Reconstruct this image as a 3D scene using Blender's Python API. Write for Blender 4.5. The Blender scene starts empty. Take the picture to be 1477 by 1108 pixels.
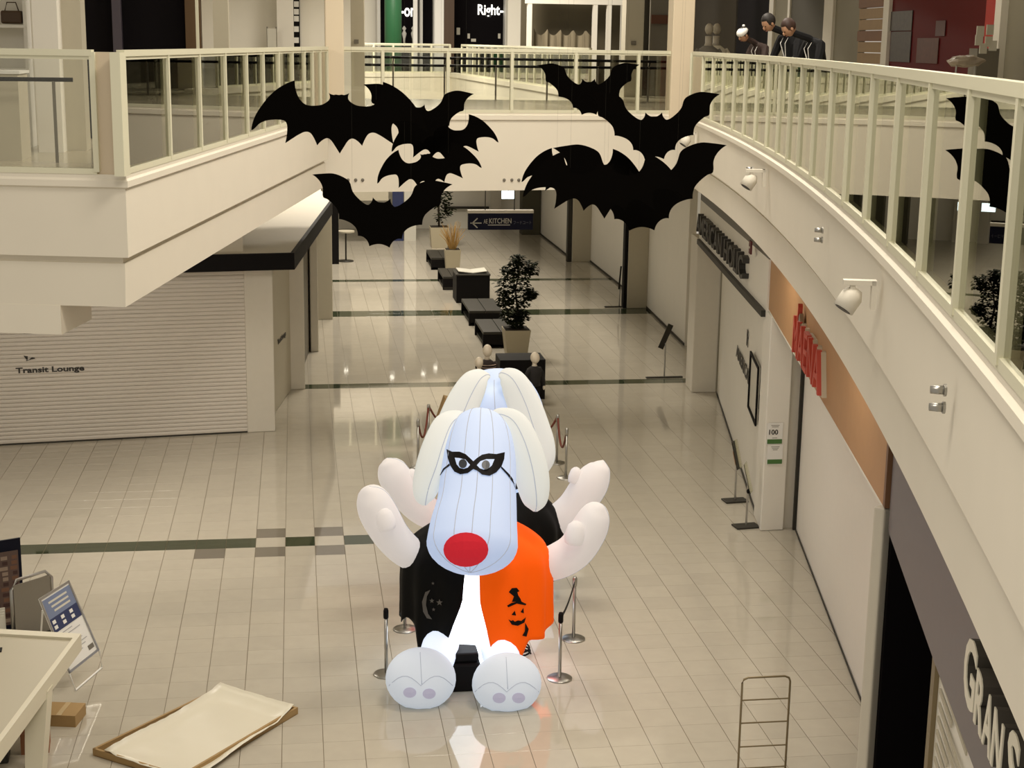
import bpy, bmesh, math, random
from mathutils import Vector, Matrix
random.seed(7)
S = bpy.context.scene
COL = S.collection

# ------------------------------------------------------------------ camera
H = 7.8
CAM_R = Matrix(((0.990472752779249, -0.016085413394642728, 0.13676617080923267),
                (-0.1369797220655277, -0.21714672330022258, 0.9664801375624992),
                (0.01415209329913946, -0.976006434423411, -0.21728128824027265)))
FPX, CX, CY = 2219.0, 738.5, 554.0
cam_d = bpy.data.cameras.new('camera'); cam = bpy.data.objects.new('camera', cam_d); COL.objects.link(cam)
cam_d.sensor_width = 36.0; cam_d.lens = FPX / 1477.0 * 36.0; cam_d.clip_end = 300
xr, yd, zf = CAM_R.col[0], CAM_R.col[1], CAM_R.col[2]
cam.matrix_world = Matrix(((xr[0], -yd[0], -zf[0], 0), (xr[1], -yd[1], -zf[1], 0), (xr[2], -yd[2], -zf[2], H), (0, 0, 0, 1)))
S.camera = cam

# ------------------------------------------------------------------ world, lamps, added fill lights, exposure
wd = bpy.data.worlds.new('hall_ambient'); S.world = wd; wd.use_nodes = True
wd.node_tree.nodes['Background'].inputs[0].default_value = (1.0, 0.90, 0.755, 1)
wd.node_tree.nodes['Background'].inputs[1].default_value = 0.525
S.view_settings.view_transform = 'Standard'; S.view_settings.look = 'None'
S.view_settings.exposure = -0.05; S.view_settings.gamma = 1.0; S.view_settings.use_curve_mapping = False
WARM = (1.0, 0.905, 0.77)
def area(name, loc, size, power, color=WARM, target=None):
    l = bpy.data.lights.new(name, 'AREA'); l.shape = 'DISK'; l.size = size; l.energy = power; l.color = color
    o = bpy.data.objects.new(name, l); COL.objects.link(o); o.location = loc
    if target: o.rotation_euler = (Vector(target) - Vector(loc)).to_track_quat('-Z', 'Y').to_euler()
    return o
area('unseen_atrium_lamp', (-0.5, 5.0, 12.0), 3.0, 300)  # added light without a fixture, brightens the near right fascia
area('unseen_atrium_lamp', (3.6, 9.0, 13.0), 3.0, 520)
area('unseen_atrium_lamp', (4.4, 15.5, 13.0), 3.0, 560)
area('unseen_atrium_lamp', (4.6, 22.0, 13.0), 3.0, 560)
area('left_soffit_fill', (-3.6, 24.5, 5.36), 2.0, 200)  # added fills without fixtures, lift the floor and shutter under the left gallery
area('left_soffit_fill', (-5.5, 20.0, 5.36), 2.0, 90)
area('right_soffit_fill', (6.2, 21.0, 5.36), 1.0, 30)  # added fills, no fixtures modelled, brighten the white shutter wall
area('right_soffit_fill', (5.0, 14.8, 5.36), 1.0, 22)
area('right_gallery_fill', (8.0, 20.0, 9.9), 1.5, 20)  # added unseen fill for the right gallery fronts
area('left_gallery_fill', (-3.6, 22.0, 9.9), 1.5, 170)  # added fill, keeps the left gallery walls bright under their ceiling
area('bridge_upper_fill', (3.4, 31.0, 9.9), 1.5, 120)  # added unseen fill over the bridge deck
area('far_atrium_lamp', (4.0, 42.0, 12.5), 3.0, 1250)
area('far_atrium_lamp', (3.5, 53.0, 12.5), 3.0, 1700)
area('bridge_soffit_fill', (3.6, 31.0, 5.28), 1.6, 60)  # added fill, lifts the dark floor below the bridge

# ------------------------------------------------------------------ pixel helpers (1477 x 1108 frame)
def ray(px, py): return CAM_R @ Vector(((px - CX) / FPX, (py - CY) / FPX, 1.0))
def onz(px, py, z):
    r = ray(px, py); return Vector((0, 0, H)) + r * ((z - H) / r.z)
def at(px, py, Y):
    r = ray(px, py); return Vector((0, 0, H)) + r * (Y / r.y)
def onwall(px, py, a, b):
    r = ray(px, py); nx, ny = -(b[1] - a[1]), b[0] - a[0]
    return Vector((0, 0, H)) + r * ((a[0] * nx + a[1] * ny) / (r.x * nx + r.y * ny))
def proj(P):
    d = CAM_R.transposed() @ (Vector(P) - Vector((0, 0, H))); return CX + FPX * d.x / d.z, CY + FPX * d.y / d.z, d.z

# ------------------------------------------------------------------ materials
MATS = {}
def mat(name, col, rough=0.6, metal=0.0, emit=None, estr=0.0, noise=0.0, nscale=8.0, bump=0.0, spec=0.5, coat=0.0):
    if name in MATS: return MATS[name]
    m = bpy.data.materials.new(name); m.use_nodes = True; nt = m.node_tree; b = nt.nodes['Principled BSDF']
    b.inputs['Base Color'].default_value = (*col, 1); b.inputs['Roughness'].default_value = rough
    b.inputs['Metallic'].default_value = metal; b.inputs['Specular IOR Level'].default_value = spec
    if coat: b.inputs['Coat Weight'].default_value = coat
    if emit: b.inputs['Emission Color'].default_value = (*emit, 1); b.inputs['Emission Strength'].default_value = estr
    if noise or bump:
        tc = nt.nodes.new('ShaderNodeNewGeometry'); n = nt.nodes.new('ShaderNodeTexNoise'); n.inputs['Scale'].default_value = nscale
        n.inputs['Detail'].default_value = 4; nt.links.new(tc.outputs['Position'], n.inputs['Vector'])
        if noise:
            mx = nt.nodes.new('ShaderNodeMix'); mx.data_type = 'RGBA'
            mx.inputs[6].default_value = (*[c * (1 - noise) for c in col], 1); mx.inputs[7].default_value = (*[min(1, c * (1 + noise)) for c in col], 1)
            nt.links.new(n.outputs['Fac'], mx.inputs[0]); nt.links.new(mx.outputs[2], b.inputs['Base Color'])
        if bump:
            bp = nt.nodes.new('ShaderNodeBump'); bp.inputs['Strength'].default_value = bump; bp.inputs['Distance'].default_value = 0.01
            nt.links.new(n.outputs['Fac'], bp.inputs['Height']); nt.links.new(bp.outputs[0], b.inputs['Normal'])
    MATS[name] = m; return m

M_WALL = mat('painted_plaster', (0.74, 0.69, 0.58), 0.65, noise=0.03, nscale=2)
M_WALL2 = mat('white_partition', (0.79, 0.76, 0.68), 0.5, noise=0.03, nscale=2)
M_COLUMN = mat('column_paint', (0.66, 0.62, 0.53), 0.55, noise=0.03)
M_RAIL = mat('cream_enamel', (0.68, 0.66, 0.50), 0.4)
M_BEIGE = mat('beige_panel', (0.48, 0.44, 0.34), 0.6, noise=0.03)
M_GREYP = mat('grey_panel', (0.17, 0.155, 0.125), 0.5, spec=.25)
M_DARK = mat('dark_shop_interior', (0.006, 0.005, 0.006), 0.8, spec=0.06)
M_BLACK = mat('black_trim', (0.006, 0.005, 0.005), 0.6, spec=0.12)
M_BAT = mat('black_bat_board', (0.0028, 0.0024, 0.002), 0.95, spec=0.0)
M_TAN = mat('tan_fascia_board', (0.44, 0.24, 0.105), 0.55, noise=0.06, nscale=6)
M_SLATE = mat('slate_fascia_board', (0.165, 0.145, 0.145), 0.5, noise=0.04)
M_SHUT = mat('shutter_enamel', (0.66, 0.61, 0.54), 0.45)
M_METAL = mat('brushed_steel', (0.42, 0.41, 0.38), 0.32, metal=1.0)
M_BRASS = mat('olive_tube', (0.23, 0.18, 0.10), 0.4, metal=0.3)
M_DGREY = mat('dark_grey_vinyl', (0.036, 0.033, 0.026), 0.5, spec=0.25)
M_TEXT = mat('dark_letters', (0.03, 0.027, 0.022), 0.5)
M_POT = mat('planter_resin', (0.42, 0.37, 0.26), 0.5)
M_LEAF = mat('dark_leaf', (0.014, 0.018, 0.007), 0.7, spec=.12)
M_DRY = mat('dried_grass', (0.40, 0.24, 0.07), 0.7)
M_TRUNK = mat('bark', (0.05, 0.035, 0.02), 0.8)
M_MANN = mat('mannequin_plastic', (0.85, 0.76, 0.62), 0.45)
M_CLOTHK = mat('black_cloth', (0.015, 0.014, 0.014), 0.9, spec=0.1)
M_RED = mat('red_wall_paint', (0.11, 0.003, 0.004), 0.6, spec=.15)
M_REDC = mat('red_column_paint', (0.42, 0.04, 0.032), 0.5, spec=.2)
M_REDL = mat('red_letters', (0.50, 0.06, 0.035), 0.5)
M_WHITE = mat('white_plastic', (0.80, 0.79, 0.75), 0.4)
M_CARD = mat('brown_cardboard', (0.34, 0.22, 0.09), 0.8, noise=0.08)
M_WOODA = mat('slat_wood_light', (0.34, 0.22, 0.10), 0.6, noise=0.1)
M_WOODB = mat('slat_wood_dark', (0.20, 0.085, 0.03), 0.6, noise=0.1)
M_SKIN = mat('skin', (0.40, 0.22, 0.13), 0.55)
M_HAIR = mat('black_hair', (0.012, 0.009, 0.007), 0.6)
M_GREEN = mat('green_column_paint', (0.03, 0.15, 0.06), 0.5)
M_NAVY = mat('navy_print', (0.022, 0.032, 0.10), 0.5)
M_SIGNNAVY = mat('navy_sign', (0.008, 0.009, 0.024), 0.5, spec=.12)
M_CREAML = mat('cream_letters', (0.78, 0.74, 0.60), 0.45)
M_GALF = mat('gallery_floor', (0.42, 0.38, 0.28), 0.18, noise=0.04, nscale=1.5)
M_ROPE = mat('dark_red_rope', (0.16, 0.035, 0.02), 0.7)
M_GROUT = mat('grout', (0.16, 0.125, 0.075), 0.5)
M_ACRYL = mat('print_paper', (0.60, 0.58, 0.50), 0.5)
M_SHOPLIT = mat('lit_sign_letters', (0.9, 0.9, 0.85), 0.5, emit=(1, 0.97, 0.88), estr=1.6)
M_EXIT = mat('lit_exit_panel', (0.8, 0.9, 0.9), 0.5, emit=(0.75, 0.92, 1.0), estr=2.2)

def glass_mat(name, tint, k):
    m = bpy.data.materials.new(name); m.use_nodes = True; nt = m.node_tree; nt.nodes.clear()
    out = nt.nodes.new('ShaderNodeOutputMaterial'); mx = nt.nodes.new('ShaderNodeMixShader'); tr = nt.nodes.new('ShaderNodeBsdfTransparent')
    gl = nt.nodes.new('ShaderNodeBsdfGlossy'); fr = nt.nodes.new('ShaderNodeFresnel'); mu = nt.nodes.new('ShaderNodeMath')
    tr.inputs[0].default_value = (*tint, 1); gl.inputs['Roughness'].default_value = 0.0; gl.inputs[0].default_value = (0.95, 0.95, 0.88, 1)
    fr.inputs['IOR'].default_value = 1.5; mu.operation = 'MULTIPLY'; mu.inputs[1].default_value = k; mu.use_clamp = True
    nt.links.new(fr.outputs[0], mu.inputs[0]); nt.links.new(mu.outputs[0], mx.inputs[0])
    nt.links.new(tr.outputs[0], mx.inputs[1]); nt.links.new(gl.outputs[0], mx.inputs[2]); nt.links.new(mx.outputs[0], out.inputs[0])
    return m
M_GLASS = glass_mat('balustrade_glass', (0.95, 0.955, 0.93), 1.3)
M_ACR = glass_mat('clear_acrylic', (0.90, 0.90, 0.86), 1.0)

TX0, TPX = 0.2, 0.4625
TY0, TPY = 23.31, 0.4675
def tile_mat(name, col, var):
    m = bpy.data.materials.new(name); m.use_nodes = True; nt = m.node_tree; b = nt.nodes['Principled BSDF']
    g = nt.nodes.new('ShaderNodeNewGeometry'); a = nt.nodes.new('ShaderNodeVectorMath'); a.operation = 'SUBTRACT'; a.inputs[1].default_value = (TX0, TY0, 0)
    d = nt.nodes.new('ShaderNodeVectorMath'); d.operation = 'DIVIDE'; d.inputs[1].default_value = (TPX, TPY, 1000)
    f = nt.nodes.new('ShaderNodeVectorMath'); f.operation = 'FLOOR'; w = nt.nodes.new('ShaderNodeTexWhiteNoise'); w.noise_dimensions = '3D'
    n = nt.nodes.new('ShaderNodeTexNoise'); n.inputs['Scale'].default_value = 5; n.inputs['Detail'].default_value = 5
    mx = nt.nodes.new('ShaderNodeMix'); mx.data_type = 'RGBA'; mx2 = nt.nodes.new('ShaderNodeMix'); mx2.data_type = 'RGBA'; mx2.blend_type = 'MULTIPLY'; mx2.inputs[0].default_value = 1
    mx.inputs[6].default_value = (*[c * (1 - var) for c in col], 1); mx.inputs[7].default_value = (*[c * (1 + var) for c in col], 1)
    rp = nt.nodes.new('ShaderNodeMapRange'); rp.inputs['To Min'].default_value = 0.93; rp.inputs['To Max'].default_value = 1.05
    L = nt.links.new
    L(g.outputs['Position'], a.inputs[0]); L(a.outputs[0], d.inputs[0]); L(d.outputs[0], f.inputs[0]); L(f.outputs[0], w.inputs['Vector'])
    L(w.outputs['Value'], mx.inputs[0]); L(g.outputs['Position'], n.inputs['Vector']); L(n.outputs['Fac'], rp.inputs['Value'])
    L(mx.outputs[2], mx2.inputs[6]); L(rp.outputs[0], mx2.inputs[7]); L(mx2.outputs[2], b.inputs['Base Color'])
    b.inputs['Roughness'].default_value = 0.045; b.inputs['Specular IOR Level'].default_value = 0.5
    n2 = nt.nodes.new('ShaderNodeTexNoise'); n2.inputs['Scale'].default_value = 1.1; n2.inputs['Detail'].default_value = 2
    bp = nt.nodes.new('ShaderNodeBump'); bp.inputs['Strength'].default_value = 0.05; bp.inputs['Distance'].default_value = 0.01
    L(g.outputs['Position'], n2.inputs['Vector']); L(n2.outputs['Fac'], bp.inputs['Height']); L(bp.outputs[0], b.inputs['Normal'])
    return m
M_TILE = tile_mat('polished_beige_tile', (0.465, 0.428, 0.352), 0.03)
M_TGREEN = tile_mat('dark_green_tile', (0.042, 0.052, 0.028), 0.05)
M_TGREY = tile_mat('grey_stone_tile', (0.175, 0.155, 0.125), 0.05)

# ------------------------------------------------------------------ mesh helpers (world coordinates in)
WL = {}
def wloc(p): return WL.get(p.name, Vector((0, 0, 0))) if p else Vector((0, 0, 0))
def props(o, label=None, cat=None, group=None, kind=None):
    for k, v in (('label', label), ('category', cat), ('group', group), ('kind', kind)):
        if v: o[k] = v
    return o
def mk(name, verts, faces, m=None, parent=None, smooth=False, label=None, cat=None, group=None, kind=None):
    verts = [Vector(v) for v in verts]
    if parent: off = wloc(parent)
    else:
        xs = [v.x for v in verts]; ys = [v.y for v in verts]; zs = [v.z for v in verts]
        off = Vector(((min(xs) + max(xs)) / 2, (min(ys) + max(ys)) / 2, min(zs)))
    me = bpy.data.meshes.new(name); me.from_pydata([v - off for v in verts], [], faces); me.update()
    if m: me.materials.append(m)
    bm = bmesh.new(); bm.from_mesh(me); bmesh.ops.recalc_face_normals(bm, faces=bm.faces); bm.to_mesh(me); bm.free()
    if smooth: me.polygons.foreach_set('use_smooth', [True] * len(me.polygons))
    o = bpy.data.objects.new(name, me); COL.objects.link(o)
    if parent: o.parent = parent
    else: o.location = off
    WL[o.name] = off
    return props(o, label, cat, group, kind)
def thing(name, label, cat, loc=(0, 0, 0), group=None):
    o = bpy.data.objects.new(name, None); COL.objects.link(o); o.location = loc; o.empty_display_size = 0.1
    WL[o.name] = Vector(loc); return props(o, label, cat, group)
class G:
    """collects geometry for one mesh"""
    def __init__(s): s.v = []; s.f = []
    def add(s, vs, fs):
        b = len(s.v); s.v += [Vector(v) for v in vs]; s.f += [tuple(i + b for i in f) for f in fs]; return s
    def box(s, c, sz, rz=0.0, M=None):
        c = Vector(c); h = [q / 2 for q in sz]; R = M if M else Matrix.Rotation(rz, 3, 'Z')
        vs = [c + R @ Vector((sx * h[0], sy * h[1], sz_ * h[2])) for sz_ in (-1, 1) for sy in (-1, 1) for sx in (-1, 1)]
        return s.add(vs, [(0, 2, 3, 1), (4, 5, 7, 6), (0, 1, 5, 4), (1, 3, 7, 5), (3, 2, 6, 7), (2, 0, 4, 6)])
    def prism(s, pts, z0, z1):
        n = len(pts); vs = [(p[0], p[1], z0) for p in pts] + [(p[0], p[1], z1) for p in pts]
        return s.add(vs, [tuple(range(n))[::-1], tuple(range(n, 2 * n))] + [(i, (i + 1) % n, n + (i + 1) % n, n + i) for i in range(n)])
    def slab(s, a, b, z0, z1, t):
        """vertical slab along a-b, thickness t extending to the left-hand normal if t>0"""
        a = Vector(a[:2]); b = Vector(b[:2]); d = (b - a).normalized(); n = Vector((-d.y, d.x)) * t
        return s.prism([a, b, b + n, a + n], z0, z1)
    def tube(s, path, r, n=8, cap=True):
        path = [Vector(p) for p in path]; k = len(path); rr = r if isinstance(r, (list, tuple)) else [r] * k
        vs = []; up = Vector((0, 0, 1))
        for i, p in enumerate(path):
            t = (path[min(i + 1, k - 1)] - path[max(i - 1, 0)]).normalized()
            u = t.cross(up) if abs(t.z) < 0.95 else t.cross(Vector((1, 0, 0)))
            u.normalize(); w = t.cross(u)
            vs += [p + (u * math.cos(2 * math.pi * j / n) + w * math.sin(2 * math.pi * j / n)) * rr[i] for j in range(n)]
        fs = [(i * n + j, i * n + (j + 1) % n, (i + 1) * n + (j + 1) % n, (i + 1) * n + j) for i in range(k - 1) for j in range(n)]
        if cap: fs += [tuple(range(n))[::-1], tuple(range((k - 1) * n, k * n))]
        return s.add(vs, fs)
    def lathe(s, c, prof, n=20):
        c = Vector(c); vs = [c + Vector((r * math.cos(2 * math.pi * j / n), r * math.sin(2 * math.pi * j / n), z)) for r, z in prof for j in range(n)]
        k = len(prof); fs = [(i * n + j, i * n + (j + 1) % n, (i + 1) * n + (j + 1) % n, (i + 1) * n + j) for i in range(k - 1) for j in range(n)]
        return s.add(vs, fs + [tuple(range(n))[::-1], tuple(range((k - 1) * n, k * n))])
    def ell(s, c, r, M=None, nu=16, nv=10):
        c = Vector(c); M = M or Matrix.Identity(3); vs = [c + M @ Vector((0, 0, -r[2]))]
        for i in range(1, nv):
            t = -math.pi / 2 + math.pi * i / nv
            vs += [c + M @ Vector((r[0] * math.cos(t) * math.cos(2 * math.pi * j / nu), r[1] * math.cos(t) * math.sin(2 * math.pi * j / nu), r[2] * math.sin(t))) for j in range(nu)]
        vs.append(c + M @ Vector((0, 0, r[2]))); e = len(vs) - 1
        fs = [(0, 1 + (j + 1) % nu, 1 + j) for j in range(nu)] + [(e, 1 + (nv - 2) * nu + j, 1 + (nv - 2) * nu + (j + 1) % nu) for j in range(nu)]
        fs += [(1 + i * nu + j, 1 + i * nu + (j + 1) % nu, 1 + (i + 1) * nu + (j + 1) % nu, 1 + (i + 1) * nu + j) for i in range(nv - 2) for j in range(nu)]
        return s.add(vs, fs)
    def sweep(s, line, prof, closed=True):
        """line: list of 2D points; prof: closed list of (offset to the RIGHT of travel, z)"""
        n = len(prof); pts = [Vector(p[:2]) for p in line]; vs = []
        for i, p in enumerate(pts):
            d0 = (p - pts[i - 1]).normalized() if i else None; d1 = (pts[i + 1] - p).normalized() if i < len(pts) - 1 else None
            d0 = d0 or d1; d1 = d1 or d0
            n0 = Vector((d0.y, -d0.x)); n1 = Vector((d1.y, -d1.x)); m = (n0 + n1).normalized(); m = m / max(0.3, m.dot(n0))
            vs += [(p.x + m.x * o, p.y + m.y * o, z) for o, z in prof]
        k = len(pts); fs = [(i * n + j, i * n + (j + 1) % n, (i + 1) * n + (j + 1) % n, (i + 1) * n + j) for i in range(k - 1) for j in range(n)]
        return s.add(vs, fs + [tuple(range(n))[::-1], tuple(range((k - 1) * n, k * n))])
    def out(s, name, m, parent=None, smooth=False, **kw): return mk(name, s.v, s.f, m, parent, smooth, **kw)
def copy_tree(o, parent=None):
    c = o.copy(); COL.objects.link(c); c.parent = parent
    for ch in list(o.children): copy_tree(ch, c)
    return c
def bevel(o, w, seg=2):
    b = o.modifiers.new('bevel', 'BEVEL'); b.width = w; b.segments = seg; return o
def text(name, body, o, ux, uy, height, m, parent, depth=0.004, width=None, bold=0.0):
    """flat or raised lettering; o = world position of lower left corner, ux/uy = unit vectors along and up the text"""
    cu = bpy.data.curves.new(name, 'FONT'); cu.body = body; cu.extrude = depth; cu.offset = bold; cu.resolution_u = 3
    ob = bpy.data.objects.new(name, cu); COL.objects.link(ob); dg = bpy.context.evaluated_depsgraph_get(); dg.update()
    me = bpy.data.meshes.new_from_object(ob.evaluated_get(dg)); bpy.data.objects.remove(ob); bpy.data.curves.remove(cu)
    vs = [v.co.copy() for v in me.vertices]
    if not vs: return None
    x0 = min(v.x for v in vs); x1 = max(v.x for v in vs); y0 = min(v.y for v in vs); y1 = max(v.y for v in vs)
    sy = height / (y1 - y0); sx = (width / (x1 - x0)) if width else sy
    ux = Vector(ux).normalized(); uy = Vector(uy).normalized(); un = ux.cross(uy); o = Vector(o)
    W = [o + ux * (v.x - x0) * sx + uy * (v.y - y0) * sy + un * v.z for v in vs]
    fs = [tuple(p.vertices) for p in me.polygons]; bpy.data.meshes.remove(me)
    root = list(range(len(W)))                      # one object for each connected glyph
    def find(i):
        while root[i] != i: root[i] = root[root[i]]; i = root[i]
        return i
    for f in fs:
        for q in f[1:]: root[find(q)] = find(f[0])
    comp = {}
    for f in fs: comp.setdefault(find(f[0]), []).append(f)
    o_ = None
    for k in sorted(comp, key=lambda r_: min((W[i] - o).dot(ux) for f in comp[r_] for i in f)):
        ids = sorted({i for f in comp[k] for i in f}); mp = {i: n for n, i in enumerate(ids)}
        o_ = mk('letter' if len(comp) > 1 else name, [W[i] for i in ids], [tuple(mp[i] for i in f) for f in comp[k]], m, parent)
    return o_
UZ = Vector((0, 0, 1))

# ================================================================== SETTING
# ---- ground floor with single tiles
fl = G().prism([(-14, 9), (14, 9), (14, 66), (-14, 66)], -0.2, -0.006).out('floor', M_GROUT, kind='structure')
g0 = 0.0035; g1 = 0.0016
def tile_kind(ix, iy):
    r = iy
    if r == 0 and (ix <= -3 or ix in (-1, 1)): return 1       # green band left of the inflatables
    if r in (1, -1) and ix in (-2, 0): return 2
    if r == -1 and ix == -4: return 2
    if r in (24, 44, 45, 58): return 1                        # dark bands further down the mall
    return 0
tl = []
for iy in range(-30, 92):
    for ix in range(-31, 30):
        x0 = TX0 + ix * TPX; y0 = TY0 + iy * TPY
        if x0 < -13.9 or x0 > 13.4 or y0 < 9.1 or y0 > 65.4: continue
        px, py, d = proj((x0 + TPX / 2, y0 + TPY / 2, 0)); vis = 0 <= px <= 1477 and 0 <= py <= 1108
        tl.append((0 if vis else 1, d, x0, y0, tile_kind(ix, iy)))
tl.sort()
TM = [M_TILE, M_TGREEN, M_TGREY]; tile_me = []
for k in range(3):
    q = G().add([(x, y, z) for e, z in ((0, -.02), (0, -.001), (.001, 0)) for x, y in ((g0 + e, g1 + e), (TPX - g0 - e, g1 + e), (TPX - g0 - e, TPY - g1 - e), (g0 + e, TPY - g1 - e))],
                [(8, 9, 10, 11)] + [(a + i, a + (i + 1) % 4, a + 4 + (i + 1) % 4, a + 4 + i) for a in (0, 4) for i in range(4)])
    me = bpy.data.meshes.new('floor_tile'); me.from_pydata(q.v, [], q.f); me.update(); me.materials.append(TM[k]); tile_me.append((me, q))
rest = [G(), G(), G()]
FO = WL[fl.name]
for i, (nv, d, x0, y0, k) in enumerate(tl):
    if i < 300:
        o = bpy.data.objects.new('floor_tile', tile_me[k][0]); COL.objects.link(o); o.parent = fl; o.location = Vector((x0, y0, 0)) - FO
    else:
        rest[k].add([v + Vector((x0, y0, 0)) for v in tile_me[k][1].v], tile_me[k][1].f)
for k, n in enumerate(('floor_tile_field', 'green_tile_field', 'grey_tile_field')):
    if rest[k].v: rest[k].out(n, TM[k], fl, kind='stuff')

# ---- upper gallery: edges
ZG, ZF, ZB = 6.6, 6.48, 5.4     # glass base, gallery floor, underside of the edge beam
def xrail(y): return -131.78 + math.sqrt(139.48 ** 2 - (y - 42.57) ** 2)
RLINE = [(xrail(y), y) for y in [0.5 + 0.5 * i for i in range(53)]]           # travels away from the camera, void on its left
LC = (-1.51, 14.05); LF = (0.52, 25.9); LL = (-9.0, 15.7)
BA, BB = (0.45, 26.25), (6.95, 27.05)
PROF = [(-0.18, ZG), (0.02, ZG), (0.02, 6.565), (0.04, 6.545), (0.04, 6.49), (0.01, 6.475), (0.01, 5.86), (-0.06, 5.86), (-0.06, 5.80), (-0.035, 5.80), (-0.05, ZB), (-0.2, ZB)]
G().sweep(RLINE, [(-o, z) for o, z in PROF]).out('wall_right_gallery_edge', M_WALL, kind='structure')
G().sweep([LL, LC, LF], PROF).out('wall_left_gallery_edge', M_WALL, kind='structure')
G().sweep([BA, BB], [(-0.3, ZG), (0.02, ZG), (0.02, 6.57), (0.05, 6.56), (0.05, 6.485), (0.02, 6.475), (0.02, 5.27), (-0.3, 5.27)]).out('wall_bridge_edge', M_WALL, kind='structure')
d_ = (Vector(LL) - Vector(LC)).normalized()
dn_ = Vector((-d_.y, d_.x)); dn_ = dn_ if dn_.y > 0 else -dn_; p0 = Vector(LC) + d_ * 0.66 + dn_ * .046; p1 = Vector(LC) + d_ * 7 + dn_ * .046
G().slab(p0, p1, 5.13, ZB, -0.8).out('wall_left_gallery_drop', M_WALL, kind='structure')
# floor slabs of the gallery
G().prism([(x + 0.17, y) for x, y in RLINE] + [(18, 26.5), (18, 0.5)], 5.5, ZF).out('floor_right_gallery', M_GALF, kind='structure')
G().prism([(LL[0] - .1, LL[1] + .35), (LC[0] - .17, LC[1] + .2), (LF[0] - .17, LF[1]), (0.1, 27), (-14, 27), (-14, 16.8)], 5.5, ZF).out('floor_left_gallery', M_GALF, kind='structure')
G().prism([(-14, 27.0), (0.1, 27.0), (0.1, 26.55), (6.95, 27.35), (7.3, 26.5), (20, 26.5), (20, 36), (-14, 36)], 5.5, ZF - .002).out('floor_bridge', M_GALF, kind='structure')
G().prism([(0.3, 26.6), (7, 27.4), (10.5, 27.4), (10.5, 36), (0.3, 36)], 5.3, 5.48).out('ceiling_bridge', M_WALL, kind='structure')
# rows of three small dark dots on the bridge edge
for px in (502, 513, 523, 727, 738, 748):
    p = onwall(px, 259.5, BA, BB); G().ell(p + Vector((0, -0.03, 0)), (0.028, 0.02, 0.028), nu=10, nv=6).out('edge_bolt', M_GREYP, label='small dark bolt cap on the bridge edge, in the row above the ' + ('lowest bat' if px < 600 else 'exit light'), cat='bolt', group='bolt caps by the left bats' if px < 600 else 'bolt caps by the exit light')

# ceilings over the galleries and the bridge
G().prism([(x + 0.6, y) for x, y in RLINE] + [(18, 26.5), (18, 0.5)], 10.0, 10.2).out('ceiling_right_gallery', M_WALL, kind='structure')
G().prism([(-14, 16.8), (LC[0] - .8, LC[1] + .8), (LF[0] - .6, LF[1]), (.1, 27), (-14, 27)], 10.0, 10.2).out('ceiling_left_gallery', M_WALL, kind='structure')
G().prism([(-14, 27.0), (20, 27.0), (20, 36), (-14, 36)], 10.0, 10.2).out('ceiling_bridge_upper', M_WALL, kind='structure')
# ---- far atrium edge, seen through the bridge glass
FE = [(-8, 57.2), (2.9, 58.3), (5.9, 60.0), (6.1, 57.5), (6.4, 51), (6.72, 45.3), (7.05, 37.2), (7.1, 36.0)]
G().sweep(FE, [(-0.3, ZG), (0.05, ZG), (0.05, 6.45), (0.02, 6.45), (0.02, 5.35), (-0.3, 5.35)]).out('wall_far_gallery_edge', M_WALL, kind='structure')
G().prism([(-14, 57.5)] + [(x + (0.28 if i > 2 else 0), y + .25) for i, (x, y) in enumerate(FE[1:])] + [(20, 36), (20, 66), (-14, 66)], 5.5, ZF).out('floor_far_gallery', M_GALF, kind='structure')

# ================================================================== RAILINGS
def railing(label, line, posts, side, zt=7.68, n_label='balcony_railing', pw=0.05, gap=0.02):
    """line: dense 2D polyline; posts: 2D points on it in order"""
    t = thing(n_label, label, 'railing', (*posts[0], ZG))
    G().sweep(line, [(-0.035, zt - 0.055), (0.035, zt - 0.055), (0.035, zt), (-0.035, zt)]).out('handrail', M_RAIL, t)
    G().sweep(line, [(-0.025, ZG), (0.025, ZG), (0.025, ZG + 0.05), (-0.025, ZG + 0.05)]).out('base_channel', M_RAIL, t)
    G().sweep(line, [(-0.02, zt - 0.085), (0.02, zt - 0.085), (0.02, zt - 0.05), (-0.02, zt - 0.05)]).out('head_channel', M_RAIL, t)
    for i, p in enumerate(posts):
        a = Vector(posts[max(0, i - 1)]); b = Vector(posts[min(len(posts) - 1, i + 1)]); dd = (b - a).normalized(); ang = math.atan2(dd.y, dd.x)
        G().box((p[0], p[1], (ZG + zt) / 2), (pw, 0.065, zt - ZG - 0.04), ang).out('post', M_RAIL, t)
    for p, q in zip(posts[:-1], posts[1:]):
        a = Vector(p); b = Vector(q); dd = (b - a).normalized(); a = a + dd * gap; b = b - dd * gap; n = Vector((-dd.y, dd.x)) * 0.006
        G().prism([a - n, b - n, b + n, a + n], ZG + 0.04, zt - 0.07).out('glass_pane', M_GLASS, t)
    return t
py_ = [1.2, 2.3, 3.4, 4.45, 5.45, 6.54, 7.7, 8.9, 10.1, 11.3, 12.45, 13.55, 14.6, 15.5, 16.45, 17.45, 18.6, 19.8, 21.0, 22.25, 23.5, 24.7, 26.2]
railing('long curved cream railing with glass panes above the shop with the tan fascia', [p for p in RLINE if 1.2 <= p[1] <= 26.2], [(xrail(y), y) for y in py_], 1)
lp = [onwall(px, 200, LC, LF)[:2] for px in (243, 288, 325, 356, 380, 402, 422, 439, 451, 462)]
LC2 = Vector(LC) + (Vector(LF) - Vector(LC)).normalized() * 0.03
railing('straight cream glass railing running back from the corner pillar above the black canopy', [LC2, LF], [tuple(LC2)] + [tuple(p) for p in lp] + [LF], 1)
q0 = onwall(139, 200, LC, LL)[:2]
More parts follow.
